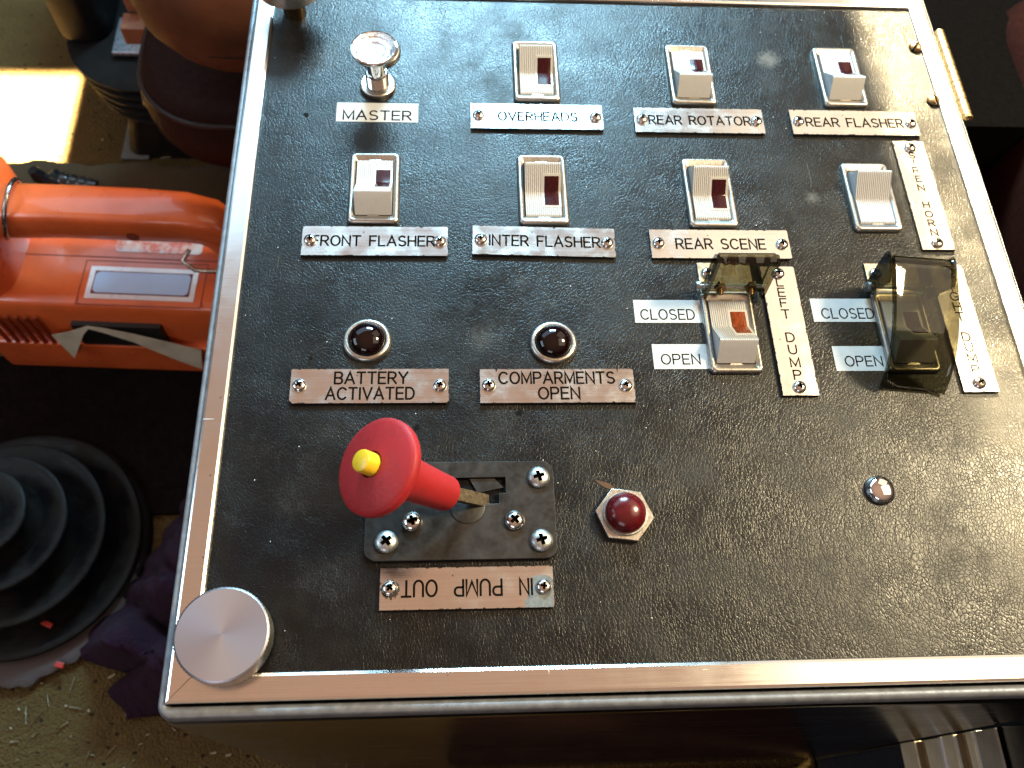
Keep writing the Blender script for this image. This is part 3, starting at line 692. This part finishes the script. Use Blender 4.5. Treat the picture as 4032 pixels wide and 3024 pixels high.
for x in (-5.4, 10.0):
    bl = MB().tube([(0, 1, 8), (0, -5.2, 6.6)], 1.25, 12)
    for i in range(4): bl.tube([(0, -1.6-i*.9, 7.4-i*.2), (0, -2.0-i*.9, 7.3-i*.2)], 1.5, 12)
    bo = put('bolt', bl.mesh('bolt', BRASS, 40), t, (x, 0, 0))
    put('bolt_nut', MB().prism([(3.1*math.cos(R(60*i)), 3.1*math.sin(R(60*i))) for i in range(6)], 0, 1.6).mesh('bolt_nut', BRASS, 20), bo, (0, -1.4, 7.4), (R(80), 0, 0))

# ------------------------------------------------------------------ pump lever
t = thing('pump_lever', 'red mushroom lever knob with a yellow button in a slotted black base plate', 'lever', (105.2, 65.8, 0))
ox, oy = 105.2, 65.8
pm = MB().loft([rrect(64-ox, 146.4-ox, 43.6-oy, 88-oy, 5, z, 6) for z in (0, 2.2)], True, True).mesh('base_plate', [BLACKPLATE, RECESS], 30)
bp = cut(pm, [MB().box(99-ox, 121.7-ox, 68.3-oy, 80.4-oy, -1, 4).mesh('c', RECESS), MB().box(121.6-ox, 124.8-ox, 73.2-oy, 80.4-oy, -1, 4).mesh('c', RECESS)])
put('base_plate', bp, t, bevel=.3)
put('slot_floor', MB().box(98-ox, 126-ox, 67.5-oy, 81-oy, .05, .3).mesh('slot_floor', RECESS, 0), t)
put('gate_tongue', MB().prism([(109-ox, 80.2-oy), (120-ox, 80.2-oy), (124-ox, 76-oy), (112.5-ox, 73.6-oy)], .35, 1.2).mesh('gate_tongue', BLACKPLATE, 0), t)
for x, y in ((139.6, 80.0), (73.4, 51.7), (139.6, 51.3), (73.6, 80.2)): put('plate_screw', SCREW_BIG, t, (x-ox, y-oy, 2.2), (0, 0, R(rnd.choice((15, 48, 38)))))
for x, y in ((84.2, 60.4), (128.3, 60.3)): put('pivot_screw', SCREW_MID, t, (x-ox, y-oy, 2.2), (0, 0, R(rnd.uniform(0, 50))))
lv = MB()
p0, p1 = Vector((117-ox, 70-oy, -.1)), Vector((96-ox, 69.2-oy, 17.5))
lv.box(0, 1, 0, 1, 0, 1); lv.v = []; lv.f = []; lv.m = []
d = (p1-p0).normalized(); sd = Vector((0, 1, 0)); nn = d.cross(sd).normalized()
lv.loft([[p + sd*a*3.1 + nn*b*1.1 for a, b in ((-1,-1), (1,-1), (1,1), (-1,1))] for p in (p0, p1)], True, True)
put('lever_arm', lv.mesh('lever_arm', simple('dark_lever_metal', (.13, .105, .075), .4, 1, .4, .3), 0), t, bevel=.3)
put('lever_washer', MB().lathe([(7.6, 2.25), (7.6, 2.6), (7.0, 2.8)], 40).mesh('lever_washer', CORE, 30), t, (108-ox, 67.0-oy, 0))
AX = Vector((-.605, -.02, .80)).normalized()
q = AX.to_track_quat('Z', 'Y').to_euler()
og = Vector((98.3-ox, 68.2-oy, 17.2))
prof = [(7.4, -1.0), (7.6, 0), (7.9, 8), (8.7, 20), (9.4, 27), (10.2, 32), (11.5, 35.6), (15, 37.6), (18.6, 38.8), (19.5, 39.6), (19.7, 41.0), (19.6, 42.6), (19.1, 43.3), (17.5, 43.9), (13, 45.0), (8, 45.7), (5.4, 45.9), (5.3, 44)]
kb = put('knob', MB().lathe(prof, 72, cap0=True, cap1=True).mesh('knob', RED, 45), t, og, q)
put('release_button', MB().lathe([(4.5, 43), (4.5, 50.9), (4.2, 51.6), (3.4, 51.9), (.1, 51.9)], 40).mesh('release_button', YELLOW, 40), kb)

# ------------------------------------------------------------------ small litter and holes on the panel
t = tag(put('leaf_scrap', MB().add([(0,0,.2), (2.5,-.8,.7), (6,-2.0,1.0), (9.5,-4.6,.6), (11,-6.2,.15), (8,-5.2,.25), (4,-3.6,.2), (1.6,-1.8,.2)], [(0,1,6,7), (1,2,5,6), (2,3,4,5)]).mesh('leaf_scrap', simple('dry_leaf', (.10, .055, .03), .7), 60), None, (165.0, 79.5, 0)), 'curled brown leaf scrap lying above the hexagon pilot lamp', 'leaf scrap')
def puncture(x, y, r, label, sx=1.0):
    pts = [((r*(1+.25*math.sin(i*2.1+x)))*math.cos(R(30*i))*sx, (r*(1+.25*math.sin(i*1.3+y)))*math.sin(R(30*i))) for i in range(12)]
    tag(put('puncture', MB().prism(pts, .03, .09).mesh('puncture', RECESS, 0), None, (x, y, 0)), label, 'hole', 'small punctures in the leathercloth')
puncture(23.1, 290.3, 1.7, 'torn black hole left of the MASTER label', .8)
puncture(132.4, 112.6, 1.6, 'small hole just below the COMPARMENTS OPEN plate')
puncture(85.3, 105.5, 1.3, 'small hole below the right end of the BATTERY ACTIVATED plate')
puncture(35.4, 141.5, .9, 'pinhole above the left end of the BATTERY ACTIVATED plate')

# ------------------------------------------------------------------ floor and background
k = NT('tan_carpet'); c1 = k.vor(.55, 'F1'); nz = k.noise(.05, 5, .65); nz2 = k.noise(.4, 4, .7)
col = k.mix(nz2, (.050, .030, .010), (.25, .165, .062))
col = k.mix(k.ramp(nz, [(.35, 0), (.7, 1)]), col, (.12, .077, .030))
sp2 = k.vor(.07, 'F1', k.scale(1, 1.3, 1)); col = k.mix(k.math('MULTIPLY', k.math('LESS_THAN', k.math('ADD', sp2.outputs['Distance'], k.math('MULTIPLY', k.noise(.5, 3), .12)), .19), .8), col, (.012, .010, .009))
k.P(Base_Color=col, Roughness=.95, Normal=k.bump(k.math('ADD', k.math('MULTIPLY', c1.outputs['Distance'], -1.0), nz2), 3.2, 1.0))
k.b.inputs['Specular IOR Level'].default_value = .1; CARPET = k.m
fl = MB(); fl.add([(-1400, -900, -400), (1600, -900, -400), (1600, 1500, -400), (-1400, 1500, -400)], [(0,1,2,3)])
tag(put('floor', fl.mesh('floor', CARPET, 0)), kind='structure')
k = NT('carpet_ledge_pile'); nz2 = k.noise(.5, 5, .7)
k.P(Base_Color=k.mix(nz2, (.040, .021, .007), (.105, .058, .019)), Roughness=.95, Normal=k.bump(nz2, 3.0)); LEDGE = k.m
lg = MB(); N_ = 60; loops = []
for i in range(N_+1):
    x = -760 + 744*i/N_; wv_ = 2.5*math.sin(i*.9) + 1.5*math.sin(i*2.3) - (x+340)*.012
    loops.append([(x, 462, -400), (x, 462, -354), (x, 466, -350), (x, 535, -349), (x, 548+wv_, -351), (x, 553+wv_, -357), (x, 555+wv_, -372), (x, 556, -400)])
lg.loft(loops, True, True)
tag(put('carpet_step', lg.mesh('carpet_step', LEDGE, 60)), kind='structure')

tag(put('dark_floor_sheet', MB().loft([rrect(-430, -15, 196, 352, 12, z, 5) for z in (-399.5, -394)], True, True).mesh('dark_floor_sheet', simple('black_maroon_sheet', (.0045, .0022, .0018), .9, 0, .1, .4, .3, .7, spec=.08), 40)), 'nearly black sheet on the floor between the orange lantern and the rubber boot', 'floor sheet')  # near-black sheet laid over the carpet
tag(put('dark_floor_sheet', MB().loft([rrect(394, 1500, -250, 1480, 12, z, 5) for z in (-399.5, -394)], True, True).mesh('dark_floor_sheet', simple('added_black_sheet', (.004, .0035, .003), .9, 0, .1, .4, .3, .7, spec=.1), 40)), 'added black sheet that darkens the lit floor right of the console', 'floor sheet')  # added sheet, its black stands in for shade on the lit floor
tag(put('dark_floor_sheet', MB().loft([rrect(95, 390, -300, -26, 10, z, 5) for z in (-399.5, -394)], True, True).mesh('dark_floor_sheet', simple('added_dark_red_sheet', (.022, .007, .004), .8, 0, .05, .5, .3, .7, spec=.2), 40)), 'added dark red brown sheet that darkens the reflection in the console front', 'floor sheet')  # added sheet, stands in for shaded floor in the steel's reflection
ORANGE = simple('orange_plastic', (.70, .122, .030), .32, 0, .03, .14, .06, .8, coat=.55)
ORANGE_D = simple('orange_plastic_recess', (.22, .03, .01), .5)
PAPER = simple('aged_paper', (.48, .42, .31), .7, 0, .05, .2)
SILVER = simple('silver_label', (.92, .93, .96), .3, .1, .05, .12)
BLUEL = simple('pale_blue_label', (.52, .70, .96), .4, 0, .05, .04)
MAROONL = simple('maroon_print', (.16, .02, .02), .4)
k = NT('dusty_black_rubber'); dn = k.ramp(k.noise(.035, 5, .7), [(.42, 0), (.72, 1)])
k.P(Base_Color=k.mix(dn, (.0035, .0035, .004), (.015, .0135, .011)), Roughness=k.mixf(dn, .42, .75), Specular_IOR_Level=.16, Normal=k.bump(k.noise(.12, 4, .6), .5)); BLACKP = k.m
WIRE = simple('bent_wire', (.40, .37, .34), .25, 1)
lamp = thing('hand_lantern', 'orange plastic hand lantern with a loop handle standing on the carpet', 'lantern', (-205, 395, -400), R(-2.5))
def rbox(x0, x1, y0, y1, z0, z1, r, rt=None, top=.9):
    return [rrect(x0+i, x1-i, y0+i, y1-i, max(1, r-i), z, 6) for i, z in ((2, z0), (0, z0+3), (0, z1-rt), (rt*.3, z1-rt*.3), (rt, z1))]
lb = MB().loft(rbox(-95, 150, -52, 62, 0, 112, 12, 9), True, True)
lb.loft([rrect(-110, 155, -56, 66, 10, z, 6) for z in (2, 14)] , True, True)
body_ = put('body', lb.mesh('body', ORANGE, 40), lamp, bevel=1.5)
hd = MB().loft([rrect(-128, -60, -50, 62, 26, z, 6) for z in (22, 150, 168)] + [rrect(-118, -66, -38, 50, 20, 178, 6)], True, True)
put('lamp_head', hd.mesh('lamp_head', ORANGE, 40), lamp)
hp = []
for (x, z, a, b) in ((-100, 168, 16, 20), (-60, 178, 16, 19), (0, 181, 15.5, 18), (60, 181, 15.5, 18), (95, 180, 15.5, 17), (112, 175, 15.5, 16), (121, 163, 15, 15), (126, 146, 14, 14), (130, 125, 15, 16), (132, 100, 16, 18)):
    hp.append((x, z, a, b))
loops = []
for i, (x, z, a, b) in enumerate(hp):
    p = hp[max(i-1, 0)]; nx = hp[min(i+1, len(hp)-1)]
    tx, tz = nx[0]-p[0], nx[1]-p[1]; L_ = math.hypot(tx, tz); tx /= L_; tz /= L_
    lp_ = []
    for kk in range(20):
        an = 2*math.pi*kk/20; ca, sa = math.cos(an), math.sin(an)
        u = (abs(ca)**.40)*math.copysign(1, ca)*b; v = (abs(sa)**.40)*math.copysign(1, sa)*a
        lp_.append((x - tz*v, 0 + u - 6, z + tx*v))
    loops.append(lp_)
put('handle', MB().loft(loops, True, True).mesh('handle', ORANGE, 50), lamp)
for x, y, z in ((-62, -25.2, 176), (55, -24.2, 176), (-96, -50.4, 118)):
    ho = MB().loft([[(x + 5*math.cos(R(20*i)), yy, z + 5*math.sin(R(20*i))) for i in range(18)] for yy in (y, y-.3)], True, True)
    put('screw_hole', ho.mesh('screw_hole', ORANGE_D, 0), lamp)
sk = put('silver_label', MB().box(-2, 89, -44, -12, 112.05, 112.7).mesh('silver_label', SILVER, 0), lamp)
put('label_border', MB().box(2.5, 84.5, -39.5, -16.5, 112.75, 112.95).mesh('label_border', MAROONL, 0), sk)
put('label_field', MB().loft([rrect(3.6, 83.4, -38.4, -17.6, 4, z, 5) for z in (113.0, 113.25)], True, True).mesh('label_field', BLUEL, 0), sk)
k = NT('worn_silver_sticker'); k.P(Base_Color=k.mix(k.ramp(k.noise(.05, 5, .7), [(.42, 0), (.56, 1)]), (.55, .14, .10), (.62, .58, .58)), Roughness=.35, Metallic=.3)
put('worn_sticker', MB().loft([rrect(14, 88, 4, 36, 4, z, 4) for z in (112.05, 112.5)], True, True).mesh('worn_sticker', k.m, 0), lamp)
put('lid_seam', MB().box(-60, 120, -2.6, -1.6, 111.8, 112.25).mesh('lid_seam', ORANGE_D, 0), lamp)
vt = MB()
for i in range(6): vt.box(-88 + i*8, -85 + i*8, -57.2, -55, 40 + 0*i, 96)
lr = MB()
for (a0, a1, b0, b1) in ((-8, 96, -50.2, -49.4), (-8, 96, -6.4, -5.6), (-8, -7.2, -49.4, -6.4), (95.2, 96, -49.4, -6.4)): lr.box(a0, a1, b0, b1, 111.9, 112.2)
put('recess_line', lr.mesh('recess_line', ORANGE_D, 0), lamp)
put('moulding_seam', MB().tube([(x, -6 - a_*.92, z + b_*.34) for (x, z, b_, a_) in [(-100, 168, 16, 20), (-60, 178, 16, 19), (0, 181, 15.5, 18), (60, 181, 15.5, 18), (95, 180, 15.5, 17), (110, 175.5, 15.5, 16)]], .55, 8).mesh('moulding_seam', ORANGE_D, 60), lamp)
put('vent_slots', vt.mesh('vent_slots', ORANGE_D, 0), lamp)
put('front_slot', MB().box(-20, 56, -56.6, -50, 52, 87).mesh('front_slot', CORE, 0), lamp)
put('front_ledge', MB().box(-104, 150, -57.5, -50, 14, 53).mesh('front_ledge', ORANGE, 0), lamp, bevel=2)
pp = MB(); loops = []
up_ = [(-40, 74), (-24, 80), (-10, 88), (-3, 92), (8, 90), (30, 82), (60, 68), (84, 55)]
lo_ = [(-31, 42), (-20, 62), (-9, 82), (-3, 88.5), (8, 86), (30, 74), (58, 48), (80, 32)]
for i, ((xu, zu), (xl, zl)) in enumerate(zip(up_, lo_)):
    out = -60.5 - 5*abs(i-3)/3
    loops.append([(xu, -60.2, zu), (xl, out, zl), (xl, out+.6, zl), (xu, -59.6, zu)])
pp.loft(loops, True, True)
put('peeling_label', pp.mesh('peeling_label', PAPER, 50), lamp)
put('wire_clip', MB().tube([(-40 + 7*math.sin(R(a)), -6 + 23*math.cos(R(a)), 181 + 24*math.sin(R(a))) for a in range(-30, 215, 13)], 1.9, 10).mesh('wire_clip', WIRE, 60), lamp)
put('wire_clip', MB().tube([(94, -22, 158), (90, -32, 156), (100, -38, 153), (118, -38, 152), (134, -26, 153), (140, -8, 156), (138, 12, 162)], 1.9, 10).mesh('wire_clip', WIRE, 60), lamp)
t = thing('cable_plug', 'black ridged plug lying on the carpet step behind the orange lantern', 'plug', (-292, 517, -349), R(-12))
pl = MB().tube([(-8, 0, 22), (-6, 0, 14), (-2, 0, 8), (4, 0, 6)], [5, 7, 7, 6], 14)
for i in range(5): pl.tube([(6 + i*9, 0, 10), (10 + i*9, 0, 11), (14 + i*9, 0, 10)], [8.5, 11 - i*.6, 8], 18)
put('plug_body', pl.mesh('plug_body', simple('gloss_black_plastic', (.012, .012, .013), .2), 60), t)

# ribbed rubber boot
t = thing('rubber_boot', 'black ribbed rubber boot in stepped rings on the floor', 'rubber boot', (-262, 168, -400))
pr = [(102, 0), (102, 5), (100, 8), (96, 9.5)]
for rp, z_ in ((98, 20), (78, 47), (57, 73), (36, 98), (16, 120)):
    pr += [(rp-6, z_-16), (rp-3, z_-9), (rp, z_-3.5), (rp-.3, z_-1), (rp-1.6, z_), (rp-7, z_-.6), (rp-16, z_-4.0), (rp-19.5, z_-5.5)] if rp > 20 else [(rp-6, z_-16), (rp, z_-2), (rp-2, z_), (1, z_+1)]
put('bellows', MB().lathe(pr, 96).mesh('bellows', BLACKP, 60), t)
fr_ = MB(); loops = []
for zz, e_ in ((0, 0), (7, 1.5), (9, -1), (9.5, -6)):
    loops.append([(-12 + (107 + e_ + 2.5*math.sin(i*.7) + 1.5*math.sin(i*1.9))*math.cos(2*math.pi*i/120), -13 + (104 + e_ + 2.5*math.sin(i*.8) + 1.5*math.sin(i*2.1))*math.sin(2*math.pi*i/120), zz) for i in range(120)])
fr_.loft(loops, True, True)
k = NT('felt_edge'); s2 = k.n('ShaderNodeSeparateXYZ'); k.t.links.new(k.co, s2.inputs[0])
k.P(Base_Color=k.mix(k.ramp(k.math('ADD', s2.outputs[2], k.math('MULTIPLY', k.noise(.3, 4), 6)), [(.0, 0), (1.0, 1)]), (.03, .009, .006), (.075, .058, .055)), Roughness=.9, Normal=k.bump(k.noise(.8, 4), 1.0))
put('felt_pad', fr_.mesh('felt_pad', k.m, 50), t)
for (x, y, a, nm, ln) in ((-227.0, 99.0, .4, 'red plastic crumb resting in a groove of the rubber boot', 9), (-215, 68, .2, 'tiny pink crumb on the felt edge below the rubber boot', 7)):
    tag(put('plastic_crumb', MB().box(-ln/2, ln/2, -2.2, 2.2, -1.5, 1.5).mesh('plastic_crumb', simple('red_crumb', (.45, .03, .02), .5), 0), None, (x, y, -379 if ln > 8 else -388), (0, .2, -a), .8), nm, 'crumb')

# crumpled purple cloth
k = NT('purple_fleece'); fz = k.noise(.55, 4, .7)
k.P(Base_Color=k.mix(fz, (.011, .0036, .009), (.036, .0135, .030)), Roughness=.95, Sheen_Weight=.03, Sheen_Roughness=.5, Specular_IOR_Level=.06, Normal=k.bump(k.math('ADD', fz, k.math('MULTIPLY', k.noise(.09, 3, .6), 2.5)), 2.2)); FLEECE = k.m
NU, NV = 70, 90; cb = MB(); loops = []
def lerp(tab, v):
    for (a, x), (b, y) in zip(tab, tab[1:]):
        if v <= b: return x + (y-x)*(v-a)/(b-a)
    return tab[-1][1]
Ledge = [(0, -158), (.10, -172), (.17, -160), (.24, -206), (.30, -203), (.42, -176), (.6, -158), (.8, -138), (1, -128)]
for j in range(NV+1):
    v = j/NV; y = 26 + v*205; xl = lerp(Ledge, v) + 2.5*math.sin(j*.55)
    row = []
    for i in range(NU+1):
        u = i/NU; x = xl + (-15.5-xl)*u
        th = math.atan2(y - 128, x - 8); rr = math.hypot(y - 128, x - 8)
        f = 34*abs(math.sin(th*4.6 + .6*math.sin(rr*.045) + .8))**.8 + 13*abs(math.sin(th*9.0 + rr*.03)) + 5*math.sin(x*.11 - y*.08) + 2.0*math.sin(x*.31 + y*.27)
        edge = min(1, u*4.5) * min(1, v*7) * min(1, (1-v)*6)
        row.append((x, y + 5*math.sin(u*9 + v*3), -398 + 3*u + edge*(12 + f) + 26*u*u))
    loops.append(row)
cb.loft(loops, closed=False)
ob = tag(put('purple_cloth', cb.mesh('purple_cloth', FLEECE, 80)), 'crumpled purple fleece cloth stuffed between the rubber boot and the console', 'cloth')
sd = ob.modifiers.new('thick', 'SOLIDIFY'); sd.thickness = .0035; sd.offset = -1

# air-ride seat
SEATBLK = simple('seat_black_vinyl', (.009, .0085, .008), .6, 0, .05, .3, spec=.12)
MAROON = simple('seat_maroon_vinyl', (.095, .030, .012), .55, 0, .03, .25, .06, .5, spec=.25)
seat = thing('air_ride_seat', 'maroon suspension seat on a black ribbed bellows at the back of the floor', 'seat', (-130, 700, -400))
sx, sy = -130, 700
put('pedestal', MB().loft([rrect(-246-sx, 60-sx, 596-sy, 800-sy, 14, 0, 5), rrect(-232-sx, 60-sx, 604-sy, 800-sy, 14, 58, 5)], True, True).mesh('pedestal', SEATBLK, 40), seat)
ribs = []
for i in range(5):
    zb = 52 + i*13; g = -10 + i*3.2
    for dz, o_ in ((0, 12), (3.5, 3), (5.5, 0), (8, 0), (9.5, 3), (12, 12)): ribs.append(rrect(-276-sx-g*.6+o_, 60-sx, 584-sy-g*.5+o_, 900-sy, 78, zb+dz, 14))
put('bellows', MB().loft(ribs, True, True).mesh('bellows', SEATBLK, 50), seat)
put('side_cover', MB().loft([rrect(-284-sx, -232-sx, 640-sy, 860-sy, 22, z, 6) for z in (119, 168)] + [rrect(-278-sx, -240-sx, 648-sy, 852-sy, 18, 176, 6)], True, True).mesh('side_cover', simple('grey_black_plastic', (.0045, .0047, .005), .6, spec=.2), 40), seat)
put('cover_plate', MB().box(-226-sx, -178-sx, 620-sy, 668-sy, 119, 124).mesh('cover_plate', simple('window_sheen_blue_grey', (.30, .33, .37), .3, .7), 0), seat, bevel=1.5)  # blue-grey colour paints the window highlight on a glossy cover plate
put('bracket', MB().box(-190-sx, -140-sx, 580-sy, 600-sy, 172, 190).box(-186-sx, -170-sx, 600-sy, 612-sy, 190, 212).mesh('bracket', simple('rusty_bracket', (.26, .09, .04), .5), 0), seat, bevel=1.2)
put('lever_loop', MB().tube([(-168-sx + 6*math.sin(R(a)), 554-sy + 26*math.cos(R(a)), 168 + 14*math.cos(R(a)) + 6*math.sin(R(a))) for a in range(0, 361, 15)], 3.4, 10).mesh('lever_loop', simple('dark_bent_rod', (.10, .08, .07), .28, .8), 60), seat)
def pillow(x0, x1, y0, y1, z0, z1, r):
    L_ = []
    for i in range(9):
        a = R(-90 + 22.5*i); ins = r*(1-math.cos(a)); zz = (z0+z1)/2 + ((z1-z0)/2)*math.sin(a)
        L_.append(rrect(x0+ins, x1-ins, y0+ins, y1-ins, 70, zz, 10))
    return MB().loft(L_, True, True)
put('cushion', pillow(-134-sx, 300-sx, 436-sy, 850-sy, 258, 372, 34).mesh('cushion', MAROON, 60), seat)
PIPING = simple('seat_piping', (.020, .010, .007), .5, spec=.3)
pts_ = [(p[0], p[1], 296) for p in rrect(-134-sx+5, 300-sx, 436-sy+5, 850-sy, 70, 0, 10)]
put('piping', MB().tube(pts_ + pts_[:1], 3.2, 8).mesh('piping', PIPING, 60), seat)
pts_ = [(p[0], p[1], 196) for p in rrect(-166-sx+2.5, 220-sx, 462-sy+2.5, 640-sy, 70, 0, 10)]
put('piping', MB().tube(pts_ + pts_[:1], 2.6, 8).mesh('piping', PIPING, 60), seat)
put('side_panel', pillow(-166-sx, 220-sx, 462-sy, 640-sy, 132, 214, 16).mesh('side_panel', simple('dark_maroon_panel', (.020, .007, .005), .65, spec=.1), 60), seat)
tag(put('floor_plate', MB().box(-252, -222, 592, 640, -399.6, -396).mesh('floor_plate', simple('pale_grey_plate', (.13, .13, .115), .6), 0), None, bevel=1), 'pale grey metal floor plate peeking out beside the black seat pedestal', 'plate')

# stack of boards on the right in front of the console
BO = [simple('pale_board', (.86, .74, .52), .6, 0, .05, .2), simple('brown_board', (.26, .17, .08), .6, 0, .05, .3), simple('white_edge', (.82, .82, .82), .5, 0, .05, .1), simple('grey_board', (.40, .35, .27), .7, 0, .04, .3), simple('black_case', (.0015, .0015, .002), 1.0, spec=0)]
tag(put('storage_case', MB().loft([rrect(394.6, 650, -340, -18.8, 3, z, 4) for z in (-400, -243)], True, True).mesh('storage_case', simple('dark_blue_case', (.030, .034, .046), .5), 30)), 'dark blue grey case under the stack of boards beside the console', 'case')
zz = -242.6
spec = [(21, 0, 'thick pale wooden board at the bottom of the stack on the dark case'), (10, 1, 'brown board just above the bottom board of the stack'), (20, 0, 'pale board above the brown one in the stack'), (4, 2, 'thin white sheet in the lower half of the board stack'), (14, 0, 'pale board between two white sheets in the stack'), (4, 2, 'thin white sheet in the middle of the board stack'), (9, 1, 'brown strip in the upper half of the board stack'), (8, 0, 'thin pale board below the grey one in the stack'), (4, 2, 'thin white sheet directly under the grey board'), (22, 3, 'grey weathered board near the top of the stack'), (5, 4, 'flat black lid lying on top of the board stack')]
for i, (th, kd, lab) in enumerate(spec):
    o = put('board', MB().box(0, 240, -320, 0, 0, th-.5).mesh('board', BO[kd], 0), None, (394.6 + (i*37 % 3)*.6, -18.75 - (i*23 % 4)*.2, zz), (0, 0, 0), .6)
    tag(o, lab, 'board' if kd != 4 else 'lid', 'boards stacked beside the console'); zz += th

# dark seat and engine cover on the right
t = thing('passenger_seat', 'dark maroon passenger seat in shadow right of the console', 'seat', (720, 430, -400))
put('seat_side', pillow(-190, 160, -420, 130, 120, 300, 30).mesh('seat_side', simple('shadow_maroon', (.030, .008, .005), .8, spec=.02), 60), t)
put('seat_base', MB().loft([rrect(-90, 160, -380, 60, 20, z, 5) for z in (0, 125)], True, True).mesh('seat_base', SEATBLK, 40), t)
tag(put('engine_cover', MB().loft([rrect(396, 560, 396, 1100, 12, -400, 5), rrect(398, 552, 400, 1100, 12, -120, 5)], True, True).mesh('engine_cover', simple('dark_brown_vinyl', (.0035, .0027, .0022), .95, spec=.02), 40)), 'dark brown vinyl engine cover behind the brass hinge', 'engine cover')

# lint and crumbs on the carpet
cr_ = MB()
for i in range(260):
    x = rnd.uniform(-330, 60); y = rnd.uniform(-60, 60) if i % 3 else rnd.uniform(480, 640); z = -398.6
    a = rnd.uniform(0, 6.28); ln = rnd.choice((1, 1.6, 2.5, 6)) * rnd.uniform(.6, 1.3); wd_ = .35 if ln > 4 else rnd.uniform(.5, 1.0)
    dx, dy = math.cos(a)*ln, math.sin(a)*ln; px, py = -math.sin(a)*wd_, math.cos(a)*wd_; bend = rnd.uniform(-1.5, 1.5)
    cr_.loft([[(x-dx+px, y-dy+py, z), (x-dx-px, y-dy-py, z), (x-dx, y-dy, z+1)], [(x+px+py*bend, y+py-px*bend, z), (x-px+py*bend, y-py-px*bend, z), (x+py*bend, y-px*bend, z+1.6)], [(x+dx+px*.5, y+dy+py*.5, z), (x+dx-px*.5, y+dy-py*.5, z), (x+dx, y+dy, z+.8)]], True, True)
tag(put('floor_debris', cr_.mesh('floor_debris', simple('straw_debris', (.42, .36, .24), .7, 0, .3, .5), 0)), 'scattered pale lint and straw bits on the tan carpet', 'debris', None, 'stuff')
